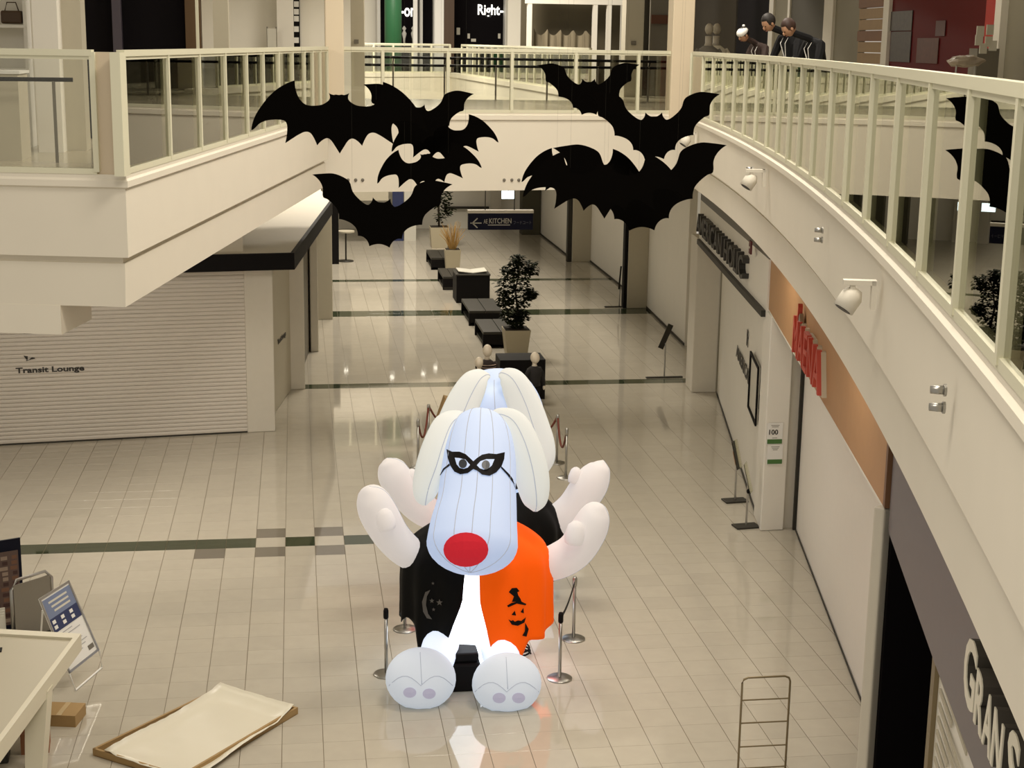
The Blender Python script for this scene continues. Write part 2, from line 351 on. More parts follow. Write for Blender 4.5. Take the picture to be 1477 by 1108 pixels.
railing('cream glass railing over the slatted lounge shutter, left of the corner pillar', [q0, LL], [tuple(q0)] + [tuple(Vector(q0) + d_ * (1.75 + 1.8 * i)) for i in range(3)], 1)
# corner pillar of the balustrade
t = thing('balustrade_pillar', 'beige boxed corner pillar joining two glass railings at the gallery corner', 'pillar', (*LC, ZG))
c0 = Vector(LC) + d_ * 0.01
G().slab(c0, q0, ZG, 7.66, -0.10).out('pillar_panel', mat('pillar_panel', (0.62, 0.52, 0.38), .55), t)
G().slab(Vector(LC) + d_ * 0.03 - Vector((0, 0.03)), Vector(LC) - d_ * 0.06 - Vector((0, 0.03)), ZG, 7.66, -0.16).out('corner_post', M_RAIL, t)
bp = [onwall(px, 120, BA, BB)[:2] for px in (552, 646, 738, 830, 920)]
railing('straight glass railing along the bridge between the two tall columns', [BA, BB], [BA] + [tuple(p) for p in bp] + [BB], 1)
# far side of bridge: dark handrails
t = thing('bridge_handrail', 'pair of thin dark handrails along the far side of the bridge', 'handrail', (0.9, 35.6, ZF))
za = at(738, 89, 35.6).z; zb_ = at(738, 94, 35.6).z; zc = at(738, 86.5, 35.6).z
xa, xb = at(500, 88, 35.6).x, at(985, 88, 35.6).x; xc = at(521, 88, 35.6).x
G().tube([(xa, 35.6, zb_ - .03), (xb, 35.6, zb_ - .03)], 0.03).out('lower_rail', M_BLACK, t)
G().tube([(xc - .06, 35.45, zb_), (xc - .04, 35.45, zc), (xc + .1, 35.45, zc + .03), (xb, 35.45, zc)], 0.03).out('upper_rail', M_BLACK, t)
for px in (567, 641, 715, 789, 862, 935):
    x = at(px, 120, 35.6).x; G().box((x, 35.6, (ZF + zb_) / 2), (0.035, 0.05, zb_ - ZF)).out('post', M_GREYP, t)
    G().tube([(x, 35.6, zb_), (x, 35.45, zc)], 0.015, 6).out('bracket', M_BLACK, t)
G().prism([(xa, 35.62), (xb, 35.62), (xb, 35.63), (xa, 35.63)], ZF, zb_).out('glass_sheet', M_GLASS, t)
# far gallery railings
def lerp_line(line, step):
    out = [Vector(line[0])]
    for a, b in zip(line[:-1], line[1:]):
        a = Vector(a); b = Vector(b); k = max(1, int(round((b - a).length / step)))
        out += [a + (b - a) * (i + 1) / k for i in range(k)]
    return [tuple(p) for p in out]
railing('distant straight glass railing in front of the jeans shop across the far atrium', [(-3, 57.7), FE[1], FE[2]], lerp_line([(-3, 57.7), FE[1], FE[2]], 0.95), 1, pw=0.07)
railing('distant curved glass railing along the far atrium, right of the jeans shop', FE[3:-1], lerp_line(FE[3:-1], 1.2), 1, pw=0.05)

# ================================================================== UPPER GALLERY WALLS AND SHOPS
ZT = 11.0
def col_at(px0, px1, Y, dep, m, name='wall_pillar', kind='structure', z0=ZF, z1=ZT, **kw):
    a = at(px0, 60, Y).x; b = at(px1, 60, Y).x
    return bevel(G().box(((a + b) / 2, Y + dep / 2, (z0 + z1) / 2), (b - a, dep, z1 - z0)).out(name, m, kind=kind, **kw), 0.015)
M_COL2 = mat('gallery_column_paint', (0.70, 0.60, 0.44), .5)
col_at(469, 496, 26.0, 0.35, M_COL2, 'wall_column_left', z0=ZF)
col_at(970, 1001, 26.9, 0.4, M_COL2, 'wall_column_right', z0=ZF)
col_at(503, 526, 31.5, 0.5, M_BEIGE, 'wall_column_bridge')
G().box((at(514, 60, 31.48).x, 31.48, at(514, 60, 31.48).z), (0.09, 0.02, 0.08)).out('call_plate', M_GREYP, label='small dark plate on the grey column of the bridge', cat='plate')
# left side of the gallery: shop fronts seen over the railing
def front(px0, px1, Y, m, name, z0=ZF, z1=ZT, th=0.12, **kw):
    a = at(px0, 60, Y).x; b = at(px1, 60, Y).x
    return G().box(((a + b) / 2, Y + th / 2, (z0 + z1) / 2), (b - a, th, z1 - z0)).out(name, m, **kw)
front(-60, 48, 19.6, M_WALL2, 'wall_shelf_back', kind='structure')
front(48, 84, 18.4, M_WALL2, 'wall_left_pier', th=0.4, kind='structure')
front(76, 118, 18.7, M_BEIGE, 'wall_left_pier_side', th=0.4, kind='structure')
front(116, 275, 21.0, M_DARK, 'wall_dark_shop', kind='structure')
front(163, 176, 20.8, mat('dark_violet_post', (0.05, 0.04, 0.055), .5), 'trim_1', kind='structure')
front(268, 290, 20.9, mat('brown_drape', (0.10, 0.055, 0.02), .7), 'trim_2', th=.3, kind='structure')
front(283, 287, 20.6, M_RAIL, 'trim_3', th=.1, kind='structure')
front(308, 330, 20.9, M_BEIGE, 'trim_4', th=.3, kind='structure')
M_BRIGHT = mat('white_wall_paint', (0.82, 0.79, 0.70), 0.6)
front(288, 402, 29.6, M_BRIGHT, 'wall_left_white', kind='structure')
front(400, 424, 29.0, M_WALL2, 'wall_left_white_pier', th=.5, kind='structure')
front(420, 434, 29.7, M_DARK, 'wall_menu_recess', kind='structure')
front(432, 506, 29.6, M_BRIGHT, 'wall_left_white_end', kind='structure')
# shelf with goods behind the front left railing
t = thing('display_shelf', 'white wall shelf holding a brown bag behind the left railing', 'shelf', (*at(20, 60, 19.3)[:2], ZF))
for py in (37, 100): a = at(-40, py, 19.3); b = at(38, py, 19.3); G().box(((a.x + b.x) / 2, 19.4, a.z), (b.x - a.x, .3, .035)).out('shelf_board', M_WHITE, t)
for px in (-40, 38): a = at(px, 60, 19.3); G().box((a.x, 19.42, (ZF + ZT) / 2 - 1), (.04, .3, 2.6)).out('side_panel', M_WHITE, t)
t = thing('handbag', 'brown leather handbag standing on the white wall shelf', 'bag', at(18, 36, 19.35)); p = at(18, 36, 19.35)
bevel(G().box(p + Vector((0, 0, .09)), (.24, .14, .15)).out('bag_body', mat('brown_leather', (.06, .03, .01), .5), t), .02)
G().tube([p + Vector((-.08, 0, .16)), p + Vector((-.05, 0, .26)), p + Vector((.05, 0, .26)), p + Vector((.08, 0, .16))], .008, 6).out('bag_handle', mat('brown_leather', (.06, .03, .01), .5), t)
t = thing('counter_cabinet', 'grey counter block on the gallery behind the front left railing', 'counter', (*at(10, 110, 17)[:2], ZF))
a = at(-40, 104, 17.2); b = at(25, 104, 17.2)
G().box(((a.x + b.x) / 2, 17.5, (ZF + a.z) / 2), (b.x - a.x, .6, a.z - ZF)).out('counter_body', M_BEIGE, t)
G().box(((a.x + b.x) / 2, 17.5, a.z), (b.x - a.x + .04, .64, .03)).out('counter_top', M_WHITE, t)
a = at(0, 114, 16.9); b = at(118, 117, 17.6)
t = thing('gallery_handrail', 'thin dark wall handrail crossing behind the front left railing', 'handrail', (a.x, a.y, ZF))
G().tube([(-9, 16.9, a.z), (a.x, 16.9, a.z), (b.x, 16.9, a.z)], .022).out('rail_bar', M_BLACK, t)
for x in (-6, -4.2, -2.5): G().box((x, 16.9, (ZF + a.z) / 2), (.03, .03, a.z - ZF)).out('rail_post', M_GREYP, t)
# menu board and little easel by the white wall
t = thing('menu_board', 'black tall menu board with white squares beside the white gallery wall', 'board', (*at(427, 60, 29.6)[:2], ZF))
a = at(423, 0, 29.55); b = at(433, 66, 29.55)
G().box(((a.x + b.x) / 2, 29.57, 8.0), (b.x - a.x, .04, 3.0)).out('board_panel', M_BLACK, t)
for py in (6, 17, 27, 42, 58): p = at(427.5, py, 29.53); G().box(p, (.09, .02, .1)).out('menu_card', M_WHITE, t)
t = thing('easel_sign', 'small framed easel sign standing before the white gallery wall', 'sign', (*at(392, 62, 28.8)[:2], ZF)); p = at(392, 55, 28.8)
G().box((p.x, 28.8, p.z), (.16, .02, .34)).out('sign_board', M_ACRYL, t)
for dx in (-.08, .08): G().box((p.x + dx, 28.82, (ZF + p.z) / 2 + .1), (.02, .02, p.z - ZF + .2)).out('sign_leg', M_GREYP, t)

# far shop fronts
YF = 64.0
G().box((4, YF + 1.2, 9), (30, .2, 8)).out('wall_far_shops', M_BRIGHT, kind='structure')
def shopfront(px0, px1, label):
    t = thing('jeans_store', label, 'shop', (at((px0 + px1) / 2, 60, YF).x, YF, ZF)); a = at(px0, 60, YF).x; b = at(px1, 60, YF).x
    G().box(((a + b) / 2, YF + .9, 9), (b - a, .3, 6)).out('dark_interior', M_DARK, t)
    for x in (a, b): G().box((x, YF + .5, 9), (.12, .7, 6)).out('door_jamb', M_WHITE, t)
    return t
t = shopfront(648, 731, 'black fronted jeans shop with white lettering across the far atrium')
p = at(689, 26, YF + .68); text('lettering', 'Right-on', p, (1, 0, 0), UZ, .55, M_SHOPLIT, t, width=at(742, 26, YF).x - at(689, 26, YF).x, bold=.02)
for px, py, w, h in ((661, 45, .14, .28), (676, 52, .10, .2), (683, 58, .2, .12), (720, 52, .1, .2)): G().box(at(px, py, YF + .7), (w, .04, h)).out('shop_display', M_ACRYL, t)
t = shopfront(547, 600, 'dark jeans shop window behind the green column across the far atrium')
p = at(578, 24, YF + .68); text('lettering', '-on', p, (1, 0, 0), UZ, .36, M_SHOPLIT, t, width=.6, bold=.02)
for px in (583, 596): p = at(px, 52, YF + .6); G().lathe(p + Vector((0, 0, -.4)), [(.03, 0), (.05, .3), (.1, .5), (.04, .62), (.09, .7), (.02, .8)], 10).out('display_bust', M_WHITE, t, True)
shopfront(608, 628, 'narrow dark shop window right of the lettered jeans window')
p = at(567, 30, 61.2); G().lathe((p.x, 61.2, ZF), [(.33, 0), (.33, 5)], 24).out('green_column', M_GREEN, None, True, label='round dark green column before the far jeans shop', cat='column')
for px0, px1, nm in ((596, 602, 'trim_5'), (627, 640, 'trim_6'), (640, 655, 'trim_7')): front(px0, px1, 62.5, M_WHITE if px0 != 640 else mat('brown_post', (.06, .03, .012), .5), nm, kind='structure')
for px0, px1, nm in ((732, 757, 'wall_far_pier'), ): front(px0, px1, 61.9, M_BRIGHT, nm, th=.6, kind='structure')
# glazed shop with a curtain right of the far pier
t = thing('glazed_shop', 'white framed shop window with a low scalloped curtain beyond the bridge', 'shop', (*at(815, 60, 46)[:2], ZF))
a = at(757, 60, 46).x; b = at(902, 60, 46).x
G().box(((a + b) / 2, 46.9, 9), (b - a, .1, 6)).out('back_panel', mat('dim_glazed_interior', (.10, .085, .055), .6, spec=.2), t)
for px in (763, 857, 877, 902): x = at(px, 60, 46).x; G().box((x, 46, 9), (.13, .2, 6)).out('mullion', M_WALL2, t)
p = at(760, 5, 46); G().box(((a + b) / 2, 46, p.z + .3), (b - a, .22, .6)).out('header', M_WALL2, t)
vs = []; n = 40; a2 = at(770, 60, 46.3); b2 = at(854, 60, 46.3)
for i in range(n + 1):
    x = a2.x + (b2.x - a2.x) * i / n; y = 46.3 + .05 * math.sin(i * 1.3); z = at(800, 51, 46.3).z + .20 * (1 - abs(math.sin(i * math.pi * 4.5 / n)) ** .7)
    vs += [(x, y, ZF), (x, y, z), (x, y + .01, z), (x, y + .01, ZF)]
mk('curtain', vs, [(4 * i + j, 4 * i + (j + 1) % 4, 4 * i + 4 + (j + 1) % 4, 4 * i + 4 + j) for i in range(n) for j in range(4)], mat('dim_curtain', (.20, .17, .115), .8, spec=.1), t, True)
front(902, 928, 38.5, M_BEIGE, 'wall_back_pier', th=.5, kind='structure')
G().box(at(914, 62, 38.48), (.12, .02, .1)).out('call_plate', M_GREYP, label='small dark plate on the beige pier behind the bridge', cat='plate')
front(925, 975, 39.5, mat('dim_shop_back', (.035, .03, .02), .6), 'wall_dim_shop', kind='structure')
front(937, 970, 39.3, M_GREYP, 'wall_dim_shop_panel', kind='structure')
p = at(952, 28, 39.25); G().box(p, (.45, .02, .22)).out('wall_picture', mat('brown_picture', (.10, .035, .015), .6), label='small brown picture on the dim wall behind the bridge end', cat='picture')

# right side of the gallery: facade 4 m behind the railing
FA, FB = (9.3, 16.0), (12.5, 48.0)
def rseg(px0, px1, m, name, th=0.12, push=0.0, z0=ZF, z1=ZT, **kw):
    a = onwall(px0, 60, FA, FB); b = onwall(px1, 60, FA, FB); d = Vector((FB[0] - FA[0], FB[1] - FA[1])).normalized(); n = Vector((-d.y, d.x)) * push
    return G().slab(Vector(b[:2]) + n, Vector(a[:2]) + n, z0, z1, -th).out(name, m, **kw)
rseg(996, 1062, mat('dim_boutique', (.022, .017, .010), .7, spec=.1), 'wall_boutique', kind='structure')
rseg(1060, 1112, M_DARK, 'wall_boutique_door', kind='structure')
rseg(1110, 1116, M_WALL2, 'trim_8', push=.05, kind='structure')
rseg(1116, 1136, mat('gallery_beige', (.26, .24, .18), .6, spec=.2), 'wall_beige_strip', kind='structure')
rseg(1136, 1139, M_WALL2, 'trim_9', push=.04, kind='structure')
rseg(1139, 1192, mat('gallery_door_grey', (.085, .078, .06), .6, spec=.2), 'door_1', kind='structure')
rseg(1190, 1203, M_WALL2, 'trim_10', push=.06, kind='structure')
rseg(1203, 1238.5, mat('gallery_beige', (.26, .24, .18), .6, spec=.2), 'wall_beige_panel', kind='structure')
t = thing('slatted_screen', 'screen of stacked horizontal wood slats left of the red shop', 'screen', (*onwall(1260, 60, FA, FB)[:2], ZF))
random.seed(3)
for i in range(16):
    z = ZF + .02 + i * .2; rseg(1238, 1277, M_WOODB if i % 3 == 1 else M_WOODA, 'slat', push=.03 + .02 * random.random(), z0=z, z1=z + .188, parent=t) if False else None
    a = onwall(1240, 60, FA, FB); b = onwall(1277, 60, FA, FB); d = Vector((FB[0] - FA[0], FB[1] - FA[1])).normalized(); nn = Vector((-d.y, d.x)) * (.03 + .03 * random.random())
    G().slab(Vector(b[:2]) + nn, Vector(a[:2]) + nn, z, z + .186, -.1).out('slat', M_WOODB if i % 3 == 1 else M_WOODA, t)
rseg(1276, 1284, M_WALL2, 'trim_11', push=.06, kind='structure')
rseg(1284, 1448, M_RED, 'wall_red_shop', kind='structure')
rseg(1444, 1465, M_REDC, 'wall_red_column', push=.25, th=.4, kind='structure')
rseg(1463, 1472, M_WALL2, 'trim_12', push=.3, kind='structure')
rseg(1470, 1560, mat('gallery_beige', (.26, .24, .18), .6, spec=.2), 'wall_beige_end', push=.2, kind='structure')
FD = Vector((FB[0] - FA[0], FB[1] - FA[1], 0)).normalized(); FN = Vector((-FD.y, FD.x, 0))
def rposter(px0, px1, py0, py1, m, name, label, cat, push=.02):
    a = onwall(px0, py0, FA, FB); b = onwall(px1, py1, FA, FB); n = FN * push
    z1, z0 = a.z, b.z
    return mk(name, [Vector((q.x, q.y, z)) + n * s for s in (.4, 1) for q, z in ((a, z0), (b, z0), (b, z1), (a, z1))], [(0, 1, 2, 3), (4, 5, 6, 7), (0, 1, 5, 4), (1, 2, 6, 5), (2, 3, 7, 6), (3, 0, 4, 7)], m, label=label, cat=cat)
M_PGREY = mat('grey_poster', (.065, .055, .05), .5, noise=.5, nscale=14)
rposter(1287, 1316, 17, 44, M_PGREY, 'wall_poster', 'grey poster on the red wall, upper one of two', 'poster')
rposter(1287, 1313, 46, 90, M_PGREY, 'wall_poster', 'grey poster with dark print low on the red wall', 'poster')
rposter(1325, 1353, 55, 92, mat('brown_poster', (.10, .03, .02), .5, noise=.4, nscale=12), 'wall_poster', 'faded brown poster in the middle of the red wall', 'poster')
o = rposter(1352, 1364, 30, 52, mat('dim_poster', (.09, .03, .03), .5), 'wall_poster', 'tiny dark notice on the red wall above the brown poster', 'poster')
# leaflet rack in the red shop
t = thing('leaflet_rack', 'leaflet rack with white brochures in front of the red wall', 'rack', (*at(1420, 90, 19.5)[:2], ZF)); p = at(1420, 70, 19.5)
G().box((p.x, 19.5, (ZF + p.z) / 2), (.3, .25, p.z - ZF)).out('rack_stand', M_GREYP, t)
for px, py in ((1414, 45), (1428, 43), (1412, 58), (1426, 60), (1418, 70), (1432, 66)):
    q = at(px, py, 19.35); G().box(q, (.10, .02, .13), random.uniform(-.2, .2)).out('brochure', M_ACRYL, t)
t = thing('wrapped_bundle', 'pile of crumpled clear bags on a wire stand beside the leaflet rack', 'bundle', (*at(1390, 95, 18.6)[:2], ZF)); p = at(1393, 92, 18.6)
G().tube([(p.x - .15, 18.6, ZF), (p.x - .12, 18.6, p.z)], .012, 6).out('stand_leg', M_METAL, t); G().tube([(p.x + .15, 18.6, ZF), (p.x + .12, 18.6, p.z)], .012, 6).out('stand_leg', M_METAL, t)
b_ = G().ell(p + Vector((0, 0, .03)), (.24, .15, .07), nu=14, nv=8)
for v in b_.v: v += Vector((random.uniform(-1, 1), random.uniform(-1, 1), random.uniform(-1, 1))) * .018
b_.out('bag_pile', mat('crumpled_bag', (.30, .25, .19), .3), t)
# two mannequins in the dim boutique
def mannequin(loc, h, topm, label, group=None, face=0.0, cat='mannequin', stripe=False, parent_name='mannequin', hs=1.0):
    t = thing(parent_name, label, cat, loc, group); L = Vector(loc); s = h / 1.3; R = Matrix.Rotation(face, 3, 'Z')
    P = lambda x, y, z: L + R @ (Vector((x, y, z)) * s)
    g = G(); g.ell(P(0, -.015, 1.305 - .135 * hs), (.10 * s * hs, .12 * s * hs, .135 * s * hs), R); g.tube([P(0, .0, .95), P(0, 0, 1.02), P(0, 0, 1.12)], [.075 * s, .05 * s, .05 * s], 10); g.out('head', M_MANN, t, True)
    to = G().tube([P(0, 0, .52), P(0, 0, .62), P(0, 0, .78), P(0, 0, .91), P(0, 0, .98)], [.15 * s, .14 * s, .16 * s, .17 * s, .07 * s], 14)
    for sx in (-1, 1): to.tube([P(.13 * sx, 0, .91), P(.21 * sx, .0, .80), P(.24 * sx, -.03, .62), P(.24 * sx, -.05, .50)], [.06 * s, .055 * s, .05 * s, .04 * s], 8)
    tp = to.out('shirt', topm, t, True)
    if stripe:
        for k in range(6): z = .60 + k * .055; r = (.143 + .012 * min(k, 4)) * s + .004; G().lathe(P(0, 0, z), [(r, 0), (r + .003, .006 * s), (r, .012 * s)], 14).out('stripe', mat('pale_stripe', (.40, .30, .24), .8), tp)
    lg = G()
    for sx in (-1, 1): lg.tube([P(.08 * sx, 0, .55), P(.085 * sx, -.01, .3), P(.085 * sx, 0, .05)], [.085 * s, .065 * s, .05 * s], 10)
    lg.out('trousers', M_CLOTHK, t, True)
    for sx in (-1, 1):
        G().ell(P(.24 * sx, -.055, .46), (.028 * s, .022 * s, .06 * s)).out('hand', M_MANN, t, True); G().ell(P(.085 * sx, -.04, .03), (.04 * s, .09 * s, .03 * s), R).out('shoe', M_WHITE, t, True)
    return t
M_MANNK = M_MANN; M_MANN = mat('shaded_mannequin', (.30, .27, .21), .6)  # mannequin plastic with the boutique's shade put into its colour
for px, m, lab in ((1023, mat('grey_top', (.12, .11, .09), .8), 'dim mannequin in a grey top in the boutique behind the right railing'), (1034, mat('white_top', (.45, .42, .33), .8), 'dim mannequin in a white top in the boutique behind the right railing')):
    p = at(px, 34, 30.0 + (px - 1024) * .05); mannequin((p.x, p.y, ZF), p.z - ZF, m, lab, hs=.62)

M_MANN = M_MANNK
# ================================================================== GROUND FLOOR, LEFT SIDE
TA, TB = (-5.78, 29.97), (-1.06, 30.61)
TD = (Vector(TB) - Vector(TA)).normalized(); TA2 = Vector(TA) - TD * 3.2
t = thing('rolling_shutter', 'pale ribbed rolling shutter lettered for the lounge, under the left gallery', 'shutter', (*((TA2 + Vector(TB)) / 2), 0))
for i in range(41):
    z = .03 + i * .08; n = Vector((TD.y, -TD.x))
    q = G(); q.sweep([TA2, Vector(TB)], [(-.02, z), (.002, z + .002), (.012, z + .02), (.014, z + .04), (.012, z + .06), (.002, z + .075), (-.02, z + .077)]); q.out('slat', M_SHUT, t)
G().slab(TA2, Vector(TB), 0.0, .035, .05).out('bottom_bar', M_DGREY, t)
UX = Vector((TD.x, TD.y, 0)); NV = Vector((TD.y, -TD.x, 0)) * .017
p = onwall(23, 541, TA, TB) + NV; text('lettering', 'Transit Lounge', p, UX, UZ, .145, M_TEXT, t, width=(onwall(122, 537, TA, TB) - onwall(23, 541, TA, TB)).length, bold=.03)
p = onwall(42, 516, TA, TB) + NV * 1.3   # small airplane mark
mk('airplane_mark', [p + UX * a + UZ * b + NV.normalized() * c for c in (0, .003) for a, b in ((-.10, .05), (-.02, .03), (-.04, -.04), (-.01, -.04), (.05, .01), (.10, .0), (.11, -.02), (.04, -.03), (-.05, -.06), (-.06, -.05), (-.02, -.01), (-.08, .01))],
   [tuple(range(12)), tuple(range(12, 24))], M_TEXT, t)
p = onwall(34, 477, TA, TB) + NV; G().slab(p[:2], (p + UX * .24)[:2], 2.2, 2.36, -.02).out('sign_corner', M_BLACK, t)
G().slab(TA2, Vector(TB), 3.40, 5.4, .3).out('wall_left_upper', M_WALL, kind='structure')
def column(a, b, dep, z1, m, name):
    a = Vector(a); b = Vector(b); return bevel(G().slab(a, b, 0, z1, dep).out(name, m, kind='structure'), .02)
column((-1.06, 30.60), (-0.50, 30.66), 1.4, 3.36, M_COLUMN, 'wall_left_column')
column((-0.56, 32.0), (-0.17, 34.6), .3, 3.36, M_BEIGE, 'wall_left_panel')
column((-0.22, 34.45), (0.13, 34.50), 1.3, 3.36, M_COLUMN, 'wall_left_column')
column((0.02, 35.7), (0.55, 42.8), .3, 3.36, M_GREYP, 'wall_left_glazing')
column((0.30, 38.8), (0.50, 38.82), .6, 3.36, M_COLUMN, 'wall_left_column')
column((0.50, 43.4), (0.97, 43.45), .9, 3.36, M_BEIGE, 'wall_left_column')
G().prism([(-9, 44.4), (.9, 44.3), (.3, 36), (-.5, 32.5), (-1.2, 31.1), (-9, 30.3)], 3.36, 3.42).out('ceiling_left_shops', M_WALL, kind='structure')
t = thing('lettering_panel', 'small dark lettering on the grey beige panel beside the lounge column', 'lettering', (-.4, 33, 1.5))
a, b = (-0.56, 32.0), (-0.17, 34.6); p = onwall(400, 500, a, b); q = onwall(411.5, 484, a, b); text('letters', 'Transit Lounge', p + Vector((.012, 0, 0)), (b[0] - a[0], b[1] - a[1], 0), UZ, .15, M_TEXT, t, width=(Vector(q[:2]) - Vector(p[:2])).length, bold=.03)
# black edged canopy over the shop fronts
CP = [(-9, 28.95), (-0.06, 30.25), (0.92, 40.2), (0.92, 44.6)]
t = thing('shop_canopy', 'beige topped canopy with black edge over the lounge shutter column', 'canopy', (-.5, 32, 3.4))
G().sweep(CP, [(-.08, 3.37), (0, 3.37), (0, 3.70), (-.08, 3.70)]).out('black_edge', M_BLACK, t)
G().prism([(-9, 29.0), (-.12, 30.3), (.85, 40.2), (.85, 44.6), (-2.5, 44.6), (-2.5, 33), (-9, 31.5)], 3.45, 3.685).out('canopy_top', M_COLUMN, t)
G().prism([(-9, 32.6), (-2.3, 32.6), (.2, 44.6), (-9, 44.6)], 3.69, 5.5).out('wall_left_above_canopy', M_WALL, kind='structure')
p = onz(481, 380, 0); G().box((p.x + .05, p.y, 2.6), (.28, .4, 5.2)).out('black_column', M_BLACK, label='thin black square column at the far end of the left shop row', cat='column')

# ================================================================== GROUND FLOOR, RIGHT SIDE
M_SHW = mat('white_board_shutter', (0.84, 0.80, 0.73), 0.5, noise=.02)
# near shop: slate fascia with raised letters
P0 = Vector((5.39, 13.2)); P1 = Vector((7.47, 23.35)); PN = Vector((3.30, 5.2)); PM = Vector((4.56, 9.97))
t = thing('slate_fascia', 'slate grey shop fascia with raised cream letters beneath the curved gallery', 'fascia', (*P0, 3.4))
GL = [P0 + Vector((.02, -.12)), PM, PN]
G().sweep(GL, [(-.0, 3.40), (.0, 5.3), (-.2, 5.3), (-.2, 3.40)][::-1]).out('fascia_board', M_SLATE, t)
ud = Vector((*(PN - PM).normalized(), 0)); un_ = Vector((ud.y, -ud.x, 0)); un_ = un_ if un_.x < 0 else -un_
def onG(px, py): return onwall(px, py, PM + Vector((un_.x, un_.y)) * .14, PN + Vector((un_.x, un_.y)) * .14)
LET = [('G', (1389, 1010), (1405, 932)), ('R', (1398, 1044), (1413, 985)), ('A', (1414, 1068), (1426, 1013)), ('N', (1424, 1100), (1440, 1032)), ('S', (1446, 1150), (1460, 1068))]
x0 = onG(1389, 990); zt_ = onG(1397, 932).z; zb2 = onG(1392, 1014).z
s0 = 0.0
M_LETS = M_CREAML
for i, (ch, w) in enumerate((('G', .40), ('R', .27), ('A', .27), ('N', .29), ('S', .30))):
    hh = .42 if i in (0, 4) else .33; s0 += .10 if i == 4 else 0
    q = x0 + ud * s0; q.z = zb2 + .02
    text('raised_letter', ch, q - un_ * .07, ud, UZ, hh, mat('shaded_letter_side', (.07, .062, .05), .6, spec=.2), t, depth=.066, width=w * .92, bold=.02)  # shadow on the letter sides is put into their dark colour
    text('letter_face', ch, q + un_ * .001, ud, UZ, hh, M_LETS, t, depth=.004, width=w * .92, bold=.02); s0 += w
# dark opening beneath the slate fascia, with its post and printed wall
G().prism([P0 + Vector((.08, .02)), P0 + Vector((2.2, .6)), PN + Vector((2.4, 0)), PN + Vector((2.2, 0)), P0 + Vector((2.0, .3)), P0 + Vector((.06, -.12))], 0, 3.42).out('wall_dark_opening', M_DARK, kind='structure')
column(P0 + Vector((-.02, -.1)), P0 + Vector((.20, .06)), .12, 3.6, M_COLUMN, 'wall_shop_post')
t = thing('printed_panel', 'white panel with grey text lines under the slate fascia', 'panel', (*PM, 0))
pa = onwall(1353, 1000, GL[1] + Vector((.1, 0)), PN + Vector((.1, 0))); G().slab(pa[:2], PN + Vector((.1, 0)), 0, 3.385, .05).out('panel_board', M_WALL2, t)
G().box((pa.x - .01, pa.y + .03, 1.69), (.06, .06, 3.38)).out('edge_post', M_BRASS, t)
for k in range(12):
    b0 = Vector(pa[:2]) + (PN - Vector(pa[:2])).normalized() * .12; b1 = b0 + (PN - Vector(pa[:2])).normalized() * random.uniform(.5, 1.6); z = 3.2 - .11 * k
    G().slab(b0, b1, z, z + .035, -.012).out('print_line', M_BEIGE, t)
# tan fascia and white shutter wall
FO_ = Vector((P1 - P0)).normalized(); PE = P1 + FO_ * .55
t = thing('tan_fascia', 'tan shop fascia with red and white raised letters', 'fascia', (*P0, 3.6))
G().slab(P0, PE, 3.61, 5.3, -.25).out('fascia_board', M_TAN, t)
G().slab(P0 - FO_ * .09, P0, 3.61, 5.3, -.25).out('end_trim', mat('dark_tan', (.16, .075, .03), .5), t)
G().slab(P0, PE, 3.585, 3.61, -.27).out('lower_trim', M_WALL2, t)
fd = Vector((FO_.x, FO_.y, 0)); fn = Vector((-FO_.y, FO_.x, 0))
FW0, FW1 = P0 + Vector((fn.x, fn.y)) * .03, PE + Vector((fn.x, fn.y)) * .03
q = onwall(1150, 512, FW0, FW1); e = onwall(1188, 578, FW0, FW1); wM = (q - e).length
# red letters with pale drop outlines
q.z = max(q.z, 3.75)
for off, mm, dp in ((Vector((0, 0, 0)), mat('pale_letter_back', (.55, .48, .36), .5), .03), (fn * .05, M_REDL, .03)):
    text('raised_letters', 'MAENA', q + off + (-fd * .03 + Vector((0, 0, -.02)) if dp and off.length == 0 else Vector((0, 0, 0))), -fd, UZ, .50, mm, t, depth=dp, width=wM, bold=.0 if off.length else .03)
qa = onwall(1152, 505, FW0, FW1)
mk('logo_mark', [qa + a * -fd + Vector((0, 0, b)) + fn * c for c in (0, .06) for a, b in ((0, 0), (.08, .0), (.20, .62), (.16, .66))], [(0, 1, 2, 3), (4, 5, 6, 7), (0, 1, 5, 4), (1, 2, 6, 5), (2, 3, 7, 6), (3, 0, 4, 7)], M_REDL, t)
mk('logo_mark', [qa + a * -fd + Vector((0, 0, b)) + fn * c for c in (0, .05) for a, b in ((.10, .1), (.30, .10), (.42, .4), (.30, .55), (.2, .5))], [tuple(range(5)), tuple(range(5, 10))] + [(i, (i + 1) % 5, 5 + (i + 1) % 5, 5 + i) for i in range(5)], M_METAL, t)
G().slab((6.45, 15.3), (8.07, 23.35), 0, 3.7, -.1).out('white_shutter', M_SHW, label='plain white closed shutter wall beneath the tan fascia', cat='shutter')
G().slab((6.44, 15.3), (8.06, 23.35), 0, .03, .01).out('baseboard_right', M_DGREY, kind='structure')
G().slab((8.02, 23.36), (8.10, 23.36), 0, 3.7, .05).out('trim_13', M_DGREY, kind='structure')
bevel(G().prism([(7.46, 23.36), (7.86, 23.38), (7.86, 24.2), (7.60, 24.2)], 0, 3.575).out('wall_right_column', M_WALL2, kind='structure'), .02)
G().slab((7.84, 23.5), (8.4, 23.5), 0, 3.575, .5).out('wall_right_column_side', M_COLUMN, kind='structure')
